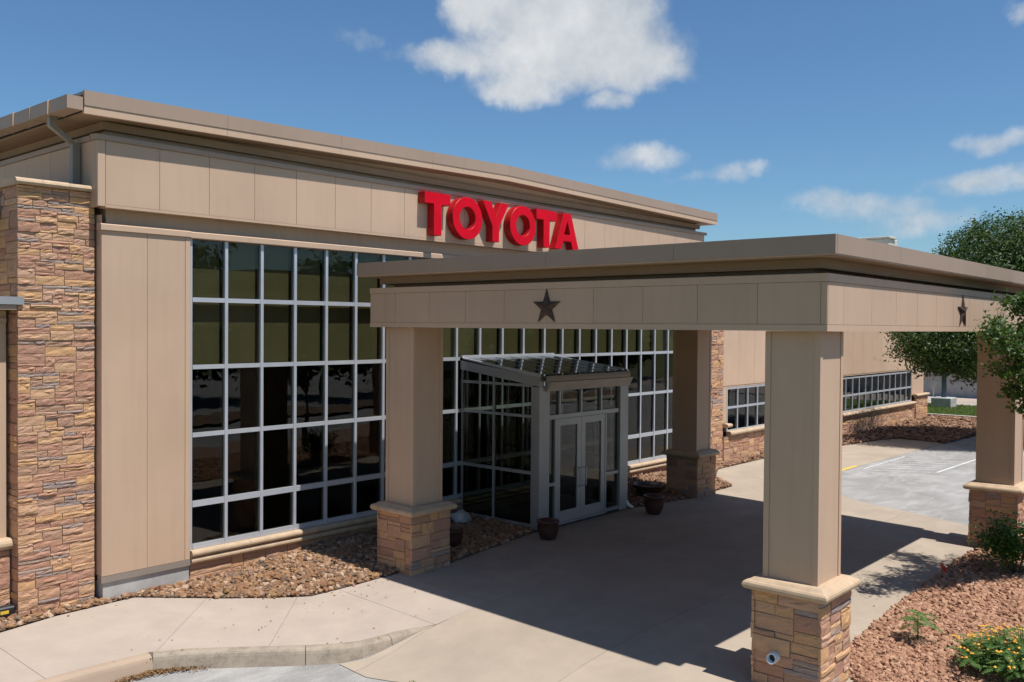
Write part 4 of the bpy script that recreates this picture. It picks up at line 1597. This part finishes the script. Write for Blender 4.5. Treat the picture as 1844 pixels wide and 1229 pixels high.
# front: head, transom, door frame
FX = [VX0 + 0.342, 7.425, 9.36, VX1 - 0.302]
fy0, fy1 = VY + 0.02, VY + 0.13
box('head_rail', FX[0], FX[3], fy0, fy1, 3.12, 3.222, AL, ves)
box('door_head', FX[0], FX[3], fy0, fy1, 2.49, 2.585, AL, ves)
tp = [FX[0], 7.60, 8.39, 9.17, FX[3]]
for x in tp[1:-1]:
    box('post', x - 0.028, x + 0.028, fy0, fy1, 2.586, 3.119, AL, ves)
for a, b in zip(tp[:-1], tp[1:]):
    box('pane', a + 0.005, b - 0.005, VY + 0.07, VY + 0.078, 2.586, 3.119, 'door_glass', ves)
for a in (7.425, 9.335):
    box('post', a, a + 0.05, fy0, fy1, VZ - 0.02, 2.489, AL, ves)
for a, b in ((FX[0], 7.424), (9.386, FX[3])):
    box('rail', a, b, fy0, fy1, VZ - 0.02, VZ + 0.06, AL, ves)
    box('rail', a, b, fy0, fy1, 1.02, 1.09, AL, ves)
    box('pane', a + 0.004, b - 0.004, VY + 0.07, VY + 0.078, VZ + 0.062, 1.018, 'door_glass', ves)
    box('pane', a + 0.004, b - 0.004, VY + 0.07, VY + 0.078, 1.092, 2.488, 'door_glass', ves)
box('threshold', 7.476, 9.334, fy0 - 0.03, fy1, VZ - 0.03, VZ + 0.005, AL, ves)


def door(x0, x1, handle_x):
    d = bpy.data.objects.new('door', None)
    link(d, ves, ((x0 + x1) / 2, VY + 0.06, VZ))
    ya, yb = VY + 0.03, VY + 0.085
    z0, z1 = VZ + 0.01, 2.48
    bm = bmesh.new()
    for (a, b, c, e) in ((x0, x0 + 0.15, z0, z1), (x1 - 0.15, x1, z0, z1), (x0 + 0.15, x1 - 0.15, z0, z0 + 0.24), (x0 + 0.15, x1 - 0.15, z1 - 0.15, z1)):
        bm_box(bm, a, b, ya, yb, c, e)
    for v in bm.verts:
        v.co -= Vector((x0, ya, z0))
    bm_obj('door_frame', bm, 'dull_aluminium', d, (x0, ya, z0))
    box('pane', x0 + 0.151, x1 - 0.151, VY + 0.055, VY + 0.061, z0 + 0.241, z1 - 0.151, 'door_glass', d)
    bm = bmesh.new()
    hx = handle_x
    tube(bm, [(hx, ya - 0.004, 0.90), (hx, ya - 0.065, 0.90), (hx, ya - 0.075, 0.92), (hx, ya - 0.075, 1.30), (hx, ya - 0.065, 1.32), (hx, ya - 0.004, 1.32)], 0.013, 8)
    bm_obj('pull_handle', bm, 'aluminium', d, (0, 0, 0), True)


door(7.478, 8.400, 8.31)
door(8.408, 9.330, 8.50)
# gutter and drip fascia across the front
prism('gutter', [(VY - 0.02, 3.34), (VY - 0.16, 3.34), (VY - 0.175, 3.40), (VY - 0.175, 3.465), (VY - 0.15, 3.465), (VY - 0.145, 3.37), (VY - 0.04, 3.37), (VY - 0.03, 3.46), (VY - 0.02, 3.46)], 'x', VX0 + 0.03, VX1 - 0.12, 'gutter_paint', ves)
prism('drip_fascia', [(VY - 0.022, 3.12), (VY - 0.05, 3.12), (VY - 0.15, 3.325), (VY - 0.022, 3.325)], 'x', VX0 + 0.20, VX1 + 0.03, 'drip_grey', ves)
bm = bmesh.new()
rect_pipe(bm, [(VX1 + 0.06, VY + 0.08, 3.33), (VX1 + 0.06, VY + 0.08, 0.30)], 0.045, 0.045)
bm_obj('downspout', bm, AL, ves)
bm = bmesh.new()
rect_pipe(bm, [(VX1 + 0.06, VY + 0.08, 0.299), (VX1 + 0.075, VY + 0.03, 0.22), (VX1 + 0.09, VY - 0.10, 0.15)], 0.05, 0.05)
bm_obj('downspout_elbow', bm, 'white_pvc', ves)
# glass roof: rafters, purlins, panes
def rz(y):
    return 3.79 + (3.79 - 3.49) * (y / 2.43)
nr = 6
rxs = [VX0 + 0.0 + (VX1 - VX0) * k / nr for k in range(nr + 1)]
def slant(name, x0, x1, y0, y1, t0, t1, mat):
    vs = [(x, y, rz(y) + t) for x in (x0, x1) for y, t in ((y0, t0), (y1, t0), (y1, t1), (y0, t1))]
    return pyd(name, vs, [(3, 2, 1, 0), (4, 5, 6, 7), (0, 1, 5, 4), (1, 2, 6, 5), (2, 3, 7, 6), (3, 0, 4, 7)], mat, ves)
for k, x in enumerate(rxs):
    w = 0.011 if 0 < k < nr else 0.03
    slant('rafter', x - w, x + w, VY - 0.02, -0.058, -0.05, 0.018, 'dull_aluminium' if 0 < k < nr else 'aluminium')
for k in range(nr):
    slant('roof_pane', rxs[k] + 0.018, rxs[k + 1] - 0.018, VY - 0.01, -0.06, 0.0, 0.010, 'roof_glass')
box('ridge_cap', VX0 - 0.03, VX1 + 0.03, -0.13, -0.057, 3.76, 3.845, 'aluminium', ves)

# ------------------------------------------------------------------ pots, boulder, small things
def pot(label, x, y, r, h, bowl=False):
    z = G(x, y) + (0.012 if bowl is None else 0.0)
    t = thing('clay_pot', label, 'pot', (x, y, z), 'brown glazed pots by the entrance')
    if bowl:
        pr = [(r * .42, 0.0), (r * .5, 0.02), (r * .80, h * .45), (r * .98, h * .88), (r * 1.04, h * .93), (r * 1.04, h), (r * .93, h), (r * .86, h * .80)]
    else:
        pr = [(r * .60, 0.0), (r * .66, 0.015), (r * .90, h * .32), (r * .99, h * .6), (r * .93, h * .86), (r * 1.03, h * .90), (r * 1.03, h), (r * .90, h), (r * .86, h * .82)]
    lathe('body', pr, 'pot_glaze', t, (x, y, z))
    bm = bmesh.new()
    bmesh.ops.create_circle(bm, cap_ends=True, segments=24, radius=pr[-1][0] * 1.02)
    rnd = random.Random(int(x * 100))
    bmesh.ops.subdivide_edges(bm, edges=bm.edges, cuts=1)
    for v in bm.verts:
        v.co.z += rnd.uniform(-.012, .012)
    bm_obj('soil', bm, 'soil', t, (x, y, z + pr[-1][1] + 0.01))
    return t


pot('round brown pot standing left of the double doors', 6.56, -2.92, 0.235, 0.40)
pot('brown pot in the gravel behind the near left column', 4.62, -1.98, 0.25, 0.36)
pot('wide shallow brown bowl in the bed right of the vestibule', 11.95, -1.95, 0.40, 0.34, True)
pot('round brown pot on the paving in front of the wide bowl', 10.35, -3.12, 0.245, 0.44)


def rock(name, label, loc, s, mat, seed):
    bm = bmesh.new()
    bmesh.ops.create_icosphere(bm, subdivisions=3, radius=1.0)
    for v in bm.verts:
        n = mnoise.noise(v.co * 1.3 + Vector((seed, 0, 0))) * 0.35 + mnoise.noise(v.co * 4 + Vector((0, seed, 0))) * 0.08
        v.co = v.co * (1 + n)
        v.co = Vector((v.co.x * s[0], v.co.y * s[1], v.co.z * s[2]))
    return tag(bm_obj(name, bm, mat, None, loc, True), label, 'boulder')


rock('boulder', 'pale round boulder beside the vestibule side wall', (6.20, -0.72, 0.26), (0.24, 0.19, 0.16), 'boulder_stone', 3)

fl = thing('flood_light', 'small black ground light with a yellow sticker at the left edge', 'light fixture', (-2.93, 0.18, G(-2.9, 0.2)))
g0 = G(-2.9, 0.2)
box('housing', -3.10, -2.80, 0.10, 0.26, g0 + 0.05, g0 + 0.20, 'black_plastic', fl, 0.02)
box('stake', -2.97, -2.93, 0.16, 0.20, g0 - 0.05, g0 + 0.049, 'black_plastic', fl)
box('sticker', -3.02, -2.90, 0.097, 0.0995, g0 + 0.10, g0 + 0.15, 'yellow_paint', fl)

ff = thing('marker_flag', 'small red marker flag on a wire at the gravel edge', 'flag', (9.4, -9.86, G(9.4, -9.86)))
bm = bmesh.new()
gz = G(9.4, -9.86)
tube(bm, [(9.40, -9.86, gz), (9.405, -9.86, gz + 0.25), (9.40, -9.86, gz + 0.36)], 0.004, 5)
bm_obj('wire', bm, 'wire', ff)
pyd('flag', [(9.40, -9.86, gz + 0.37), (9.44, -9.89, gz + 0.22), (9.33, -10.02, gz + 0.20), (9.27, -9.98, gz + 0.34), (9.34, -9.93, gz + 0.29)], [(0, 1, 4), (1, 2, 4), (2, 3, 4), (3, 0, 4)], 'flag_red', ff)

# ------------------------------------------------------------------ vegetation
def leaf_quad(vs, fs, p, n, s, rnd, asp=0.55):
    n = n.normalized()
    a = n.cross(Vector((rnd.uniform(-1, 1), rnd.uniform(-1, 1), rnd.uniform(-1, 1)))).normalized()
    b = n.cross(a)
    k = len(vs)
    w = s * asp
    vs += [p - a * s * .5, p + b * w * .5 + n * s * .06, p + a * s * .5, p - b * w * .5 + n * s * .06]
    fs.append((k, k + 1, k + 2, k + 3))


def crown_mesh(blobs, n_clump, per, leaf, rnd, spread=0.32, shell=0.72, droop=0.1):
    vs, fs = [], []
    tot = sum(b[3] * b[4] * b[5] for b in blobs) ** 1.0
    for bx, by, bz, rx_, ry_, rz_ in blobs:
        m = int(n_clump * (rx_ * ry_ * rz_) ** 0.67 / sum((q[3] * q[4] * q[5]) ** 0.67 for q in blobs))
        for _ in range(m):
            d = Vector((rnd.gauss(0, 1), rnd.gauss(0, 1), rnd.gauss(0, 1))).normalized()
            t = shell + (1 - shell) * rnd.random() if rnd.random() < 0.82 else rnd.uniform(0.25, shell)
            t *= 1 + 0.12 * mnoise.noise(d * 3.1 + Vector((bx, by, bz)))
            c = Vector((bx + d.x * rx_ * t, by + d.y * ry_ * t, bz + d.z * rz_ * t))
            s = spread * rnd.uniform(0.6, 1.35)
            for _ in range(per):
                o = Vector((rnd.gauss(0, s), rnd.gauss(0, s), rnd.gauss(0, s * 0.6)))
                nn = (d * 0.7 + Vector((rnd.gauss(0, .6), rnd.gauss(0, .6), rnd.gauss(0.5, .6))))
                leaf_quad(vs, fs, c + o, nn, leaf * rnd.uniform(0.7, 1.35), rnd)
    return vs, fs


def limbs(bm, base, fork, blobs, r0, rnd):
    b, f = Vector(base), Vector(fork)
    mid = (b + f) / 2 + Vector((rnd.uniform(-.08, .08), rnd.uniform(-.08, .08), 0))
    tube(bm, [b - Vector((0, 0, .15)), b + Vector((0, 0, 0.12)), mid, f], [r0 * 1.6, r0 * 1.15, r0 * 0.92, r0 * 0.8], 10)
    for q in blobs:
        e = Vector(q[:3])
        m = f.lerp(e, 0.5) + Vector((rnd.uniform(-.2, .2), rnd.uniform(-.2, .2), rnd.uniform(.0, .3)))
        tube(bm, [f - Vector((0, 0, .1)), m, e], [r0 * .55, r0 * .35, r0 * .12], 7)
        for _ in range(5):
            d = Vector((rnd.gauss(0, 1), rnd.gauss(0, 1), rnd.gauss(0.2, 1))).normalized()
            t = e + Vector((d.x * q[3], d.y * q[4], d.z * q[5])) * 0.85
            st = m.lerp(e, rnd.uniform(0.3, 1))
            tube(bm, [st, st.lerp(t, 0.5) + Vector((0, 0, rnd.uniform(-.1, .2))), t], [r0 * .16, r0 * .09, r0 * .025], 5)


def tree(name, label, base, fork, blobs, n_clump, per, leaf, mat, r0, seed, cat='tree', group=None, spread=0.32, shell=0.72):
    rnd = random.Random(seed)
    t = thing(name, label, cat, base, group)
    bm = bmesh.new()
    limbs(bm, base, fork, blobs, r0, rnd)
    bm_obj('trunk', bm, 'bark', t)
    vs, fs = crown_mesh(blobs, n_clump, per, leaf, rnd, spread, shell)
    pyd('crown', vs, fs, mat, t)
    return t


# the big tree behind the canopy
tree('oak_tree', 'large round green tree standing beyond the right end of the canopy', (32.0, -6.6, -0.05), (31.8, -6.3, 2.4),
     [(32.0, -6.0, 5.8, 3.4, 3.4, 2.9), (29.6, -3.9, 4.1, 1.9, 1.8, 1.35), (33.6, -7.4, 6.0, 3.2, 3.2, 3.0), (30.0, -5.4, 3.8, 2.1, 1.9, 1.3), (33.2, -5.6, 7.4, 2.7, 2.7, 1.8), (34.2, -4.8, 4.8, 2.6, 2.4, 1.9), (31.6, -3.8, 4.3, 2.2, 1.9, 1.6), (31.6, -5.6, 3.6, 2.2, 2.0, 1.2), (34.2, -7.0, 7.6, 2.5, 2.5, 1.9)],
     8200, 22, 0.115, 'oak_leaf', 0.22, 71, spread=0.24)
# the nearer tree reaching in from the right edge
tree('elm_tree', 'leafy tree reaching in from the right edge in front of the canopy', (11.8, -12.7, G(11.8, -12.7)), (11.6, -12.5, 2.2),
     [(9.3, -11.40, 4.25, 0.75, 0.55, 0.60), (8.25, -11.05, 4.45, 0.42, 0.28, 0.38), (10.2, -11.6, 4.80, 0.95, 0.70, 0.65), (8.7, -11.15, 3.95, 0.45, 0.32, 0.40), (9.9, -11.5, 3.75, 0.62, 0.5, 0.5), (11.2, -12.1, 4.4, 1.0, 0.8, 0.8),
      (9.1, -11.2, 4.95, 0.40, 0.32, 0.28), (9.6, -11.4, 3.35, 0.36, 0.3, 0.36), (9.0, -11.25, 3.55, 0.30, 0.26, 0.26), (10.3, -11.7, 3.2, 0.4, 0.35, 0.3), (9.7, -11.45, 2.95, 0.28, 0.24, 0.25), (9.2, -11.3, 3.25, 0.26, 0.22, 0.22), (11.0, -11.3, 5.7, 0.5, 0.45, 0.45)],
     620, 30, 0.078, 'elm_leaf', 0.075, 72, spread=0.10, shell=0.45)


def shrub(name, label, x, y, w, h, n, leaf, mat, seed, cat='shrub'):
    rnd = random.Random(seed)
    z = G(x, y)
    t = thing(name, label, cat, (x, y, z))
    bm = bmesh.new()
    tips = []
    for _ in range(14):
        a = rnd.uniform(0, 6.28)
        r = w * rnd.uniform(.25, .95)
        tip = Vector((x + r * math.cos(a), y + r * math.sin(a), z + h * rnd.uniform(.55, 1.0) * (1 - 0.35 * r / w)))
        m = Vector((x, y, z)).lerp(tip, .5) + Vector((0, 0, h * .1))
        tube(bm, [(x + .03 * math.cos(a), y + .03 * math.sin(a), z - .03), m, tip], [0.012, 0.009, 0.004], 5)
        tips += [tip, m.lerp(tip, 0.5), m]
    bm_obj('stems', bm, 'bark', t)
    vs, fs = [], []
    for _ in range(n):
        p = rnd.choice(tips) + Vector((rnd.gauss(0, w * .16), rnd.gauss(0, w * .16), rnd.gauss(0, h * .12)))
        if p.z < z + 0.03:
            continue
        leaf_quad(vs, fs, p, Vector((rnd.gauss(0, .7), rnd.gauss(0, .7), 1)), leaf * rnd.uniform(.6, 1.3), rnd, 0.5)
    pyd('foliage', vs, fs, mat, t)
    return t


shrub('glossy_shrub', 'glossy dark green shrub in the gravel at the right edge', 11.0, -10.78, 0.70, 1.25, 3600, 0.085, 'shrub_leaf', 81)


def frond(vs, fs, p0, d, L, rnd, nl=12, lw=0.10, droop=0.5):
    """feathery leaf: paired narrow leaflets along a drooping rib"""
    p = Vector(p0)
    d = Vector(d).normalized()
    side = d.cross(Vector((0, 0, 1)))
    if side.length < .1:
        side = Vector((1, 0, 0))
    side.normalize()
    st = L / nl
    for k in range(nl):
        t = k / nl
        d = (d + Vector((0, 0, -droop / nl))).normalized()
        p = p + d * st
        l = lw * math.sin(math.pi * (0.12 + 0.86 * t)) * rnd.uniform(.85, 1.1)
        up = side.cross(d).normalized()
        for s in (-1, 1):
            tip = p + side * s * l + d * l * .45 - up * l * .12
            b = len(vs)
            w = st * .36
            vs += [p - d * w, p + d * w, (p + tip) / 2 + d * w * 1.2 + up * .004, tip, (p + tip) / 2 - d * w * 0.9]
            fs.append((b, b + 1, b + 2, b + 3, b + 4))


def seedling(label, x, y, h, seed):
    rnd = random.Random(seed)
    z = G(x, y)
    t = thing('seedling', label, 'plant', (x, y, z))
    bm = bmesh.new()
    tube(bm, [(x, y, z - .03), (x + .01, y, z + h * .5), (x + .03, y + .01, z + h)], [0.012, 0.010, 0.006], 6)
    bm_obj('stem', bm, 'fern_leaf', t, (0, 0, 0), True)
    vs, fs = [], []
    for k in range(13):
        a = k * 2.4
        fz = z + h * (0.55 + 0.45 * k / 12)
        frond(vs, fs, (x + .02, y, fz), (math.cos(a), math.sin(a), 0.55), rnd.uniform(.26, .42), rnd, 13, 0.085, 1.3)
    pyd('leaves', vs, fs, 'fern_leaf', t)


seedling('young green plant with feathery leaves alone in the pink gravel', 5.72, -10.62, 0.46, 91)
seedling('tiny green sprout at the edge of the gravel below the seedling', 4.72, -11.08, 0.10, 92) if False else None

# flowering lantana with feathery leaves at bottom right
lx, ly = 5.35, -12.05
lan = thing('flowering_shrub', 'bushy plant with small orange flowers at the bottom right corner', 'shrub', (lx, ly, G(lx, ly)))
rnd = random.Random(95)
vs, fs, fv, ffc = [], [], [], []
bm = bmesh.new()
for k in range(95):
    a = rnd.uniform(0, 6.28)
    r = 0.85 * math.sqrt(rnd.random())
    bx, by = lx + r * math.cos(a), ly + r * math.sin(a) * 0.95
    hh = (0.62 - 0.28 * (r / 0.85) ** 2) * rnd.uniform(.7, 1.1)
    z0 = G(bx, by)
    root = Vector((lx + (bx - lx) * .45, ly + (by - ly) * .45, z0))
    tip = Vector((bx, by, z0 + hh))
    tube(bm, [root, root.lerp(tip, .6) + Vector((0, 0, .04)), tip], [0.006, 0.005, 0.003], 4)
    for j in range(5):
        q = root.lerp(tip, rnd.uniform(.45, 1.0))
        aa = rnd.uniform(0, 6.28)
        frond(vs, fs, q, (math.cos(aa), math.sin(aa), .35), rnd.uniform(.14, .26), rnd, 8, 0.055, 0.9)
    for _ in range(24):
        leaf_quad(vs, fs, root.lerp(tip, rnd.uniform(.35, 1.0)) + Vector((rnd.gauss(0, .05), rnd.gauss(0, .05), rnd.gauss(0, .04))), Vector((rnd.gauss(0, .6), rnd.gauss(0, .6), 1)), rnd.uniform(.03, .06), rnd, .5)
    if rnd.random() < 0.95:
        for _ in range(rnd.choice((1, 2, 2, 3, 4))):
            c = tip + Vector((rnd.gauss(0, .05), rnd.gauss(0, .05), rnd.uniform(.0, .05)))
            s = rnd.uniform(.014, .024)
            b = len(fv)
            for i in range(6):
                t = i * math.pi / 3
                fv.append(c + Vector((s * math.cos(t), s * math.sin(t), 0)))
            fv += [c + Vector((0, 0, s * .9)), c - Vector((0, 0, s * .6))]
            for i in range(6):
                j = (i + 1) % 6
                ffc.append((b + i, b + j, b + 6))
                ffc.append((b + j, b + i, b + 7))
bm_obj('stems', bm, 'fern_leaf', lan)
pyd('foliage', vs, fs, 'fern_leaf', lan)
pyd('flowers', fv, ffc, 'orange_petal', lan)

# dead leaves washed up at the foot of the kerb, a weed at the joint
rnd = random.Random(97)
vs, fs = [], []
for _ in range(900):
    t = rnd.betavariate(2, 2.4)
    x = -2.75 + 1.35 * t
    base_y = -2.80 if x < -2.08 else -2.80 - (x + 2.08) * 0.62
    y = base_y - abs(rnd.gauss(0, .075)) - 0.02
    leaf_quad(vs, fs, Vector((x, y, D(x, y) + rnd.uniform(.0, .035))), Vector((rnd.gauss(0, .5), rnd.gauss(0, .5), 1)), rnd.uniform(.02, .05), rnd, .55)
for _ in range(260):      # a few more blown over the bed, the walk and the drive
    x = rnd.uniform(-2.5, 9.0)
    y = rnd.choice((rnd.uniform(-2.4, -0.3), rnd.gauss(-9.9, .35), rnd.uniform(-4.6, -2.0), rnd.gauss(-2.85, .15)))
    zf = G(x, y) if (y > -4.6 or x > 2.5) else D(x, y)
    leaf_quad(vs, fs, Vector((x, y, zf + (0.075 if inside(BED_A, x, y) or inside(BED_D, x, y) else 0.012))), Vector((rnd.gauss(0, .25), rnd.gauss(0, .25), 1)), rnd.uniform(.02, .05), rnd, .55)
o = pyd('leaf_litter', vs, fs, 'dead_leaf')
kind(o, 'stuff')
tag(o, 'brown dead leaves drifted against the kerb and blown over the paving', 'leaves')
vs, fs = [], []
for _ in range(40):
    leaf_quad(vs, fs, Vector((0.12 + rnd.gauss(0, .035), -5.75 + rnd.gauss(0, .03), D(.1, -5.7) + rnd.uniform(.0, .05))), Vector((rnd.gauss(0, .7), rnd.gauss(0, .7), 1)), rnd.uniform(.02, .045), rnd, .5)
tag(pyd('weed', vs, fs, 'grass_blade'), 'small weed growing in the joint between asphalt and concrete', 'weed')

# ------------------------------------------------------------------ far background
lp = thing('lamp_post', 'blue grey lamp post on a concrete footing beyond the office wing', 'lamp post', (48.0, 1.1, 0.02))
box('footing', 47.45, 48.55, 0.55, 1.65, 0.0, 0.60, 'concrete_base', lp, 0.04)
bm = bmesh.new()
tube(bm, [(48, 1.1, 0.6), (48, 1.1, 3.5), (48, 1.1, 7.0)], [0.14, 0.13, 0.10], 12)
bm_obj('pole', bm, 'pole_blue', lp, (0, 0, 0), True)
box('lamp_head', 47.3, 48.0, 0.9, 1.3, 7.0, 7.16, 'pole_blue', lp, 0.03)

shed = thing('metal_building', 'pale ribbed metal building in the background beyond the lawn', 'building', (60, 5, 0))
box('footing_wall', 58.0, 58.3, -16, 40, -0.1, 1.0, 'concrete_base', shed)
vs, fs = [], []
k = 0
y = -16.0
prof = []
while y < 40:
    prof += [(0.0, y), (0.0, y + .30), (-0.07, y + .36), (-0.07, y + .44), (0.0, y + .50)]
    y += 0.56
for dx, y in prof:
    vs += [(58.05 + dx, y, 1.002), (58.05 + dx, y, 7.5)]
for i in range(len(prof) - 1):
    fs.append((2 * i, 2 * i + 1, 2 * i + 3, 2 * i + 2))
pyd('ribbed_wall', vs, fs, 'metal_siding', shed)
box('roof', 57.8, 90, -16.2, 40.2, 7.5, 7.7, 'metal_siding', shed)

fen = thing('chain_link_fence', 'thin wire fence with slender posts in front of the metal building', 'fence', (52, 5, 0))
for k in range(12):
    y = -12.0 + k * 3.0
    bm = bmesh.new()
    tube(bm, [(0, 0, 0), (0, 0, 2.3)], 0.04, 8)
    bm_obj('post', bm, 'wire', fen, (52.5, y, 0.02), True)
bm = bmesh.new()
tube(bm, [(52.5, -12, 2.28), (52.5, 21, 2.28)], 0.025, 6)
bm_obj('top_rail', bm, 'wire', fen)

# trees across the car park: seen only as dark mirror images in the glass
proto = tree('oak_tree', 'dark tree across the car park, seen only mirrored in the window glass', (0, 0, 0), (0, 0, 1.8), [(0, 0, 4.6, 3.0, 3.0, 2.4), (1.6, 0.4, 3.2, 2.2, 2.2, 1.9), (-1.7, -0.4, 3.0, 2.2, 2.2, 1.9), (0.2, 0.3, 6.6, 2.0, 2.0, 1.5)],
             520, 12, 0.46, 'oak_leaf', 0.2, 200, group='trees across the car park', spread=0.45)
rt_ = random.Random(12)
for i in range(8):
    x, y = -4 + i * 8.6 + rt_.uniform(-2.5, 2.5), -36 + rt_.uniform(-5, 4)
    if i == 0:
        t = proto
    else:
        t = proto.copy()
        COL.objects.link(t)
        for ch in proto.children:
            c = ch.copy()
            COL.objects.link(c)
            c.parent = t
    t.location = (x, y, -0.1)
    t.rotation_euler = (0, 0, rt_.uniform(0, 6.28))
    k = rt_.uniform(0.75, 1.25)
    t.scale = (k, k, k)
isl = [(4, -27), (50, -27), (50, -23), (4, -23)]
kind(sheet('planting_island', isl, lambda x, y: D(x, y) + 0.13, 'bed_soil', None, 4.0), 'structure')
hill = []
hv, hf_ = [], []
nx_ = 60
for i in range(nx_ + 1):
    a = R(-100 + 200 * i / nx_)          # ring of low hills south and east
    for j, (rr, hh) in enumerate(((120, -0.5), (190, 5.0), (300, 15.0), (420, 22.0))):
        n = mnoise.noise(Vector((math.sin(a) * 3, math.cos(a) * 3, j))) * hh * .25
        hv.append((10 + rr * math.sin(a), -15 - rr * math.cos(a), hh + n))
for i in range(nx_):
    for j in range(3):
        b = i * 4 + j
        hf_.append((b, b + 4, b + 5, b + 1))
kind(pyd('hills', hv, hf_, 'far_ground'), 'structure')
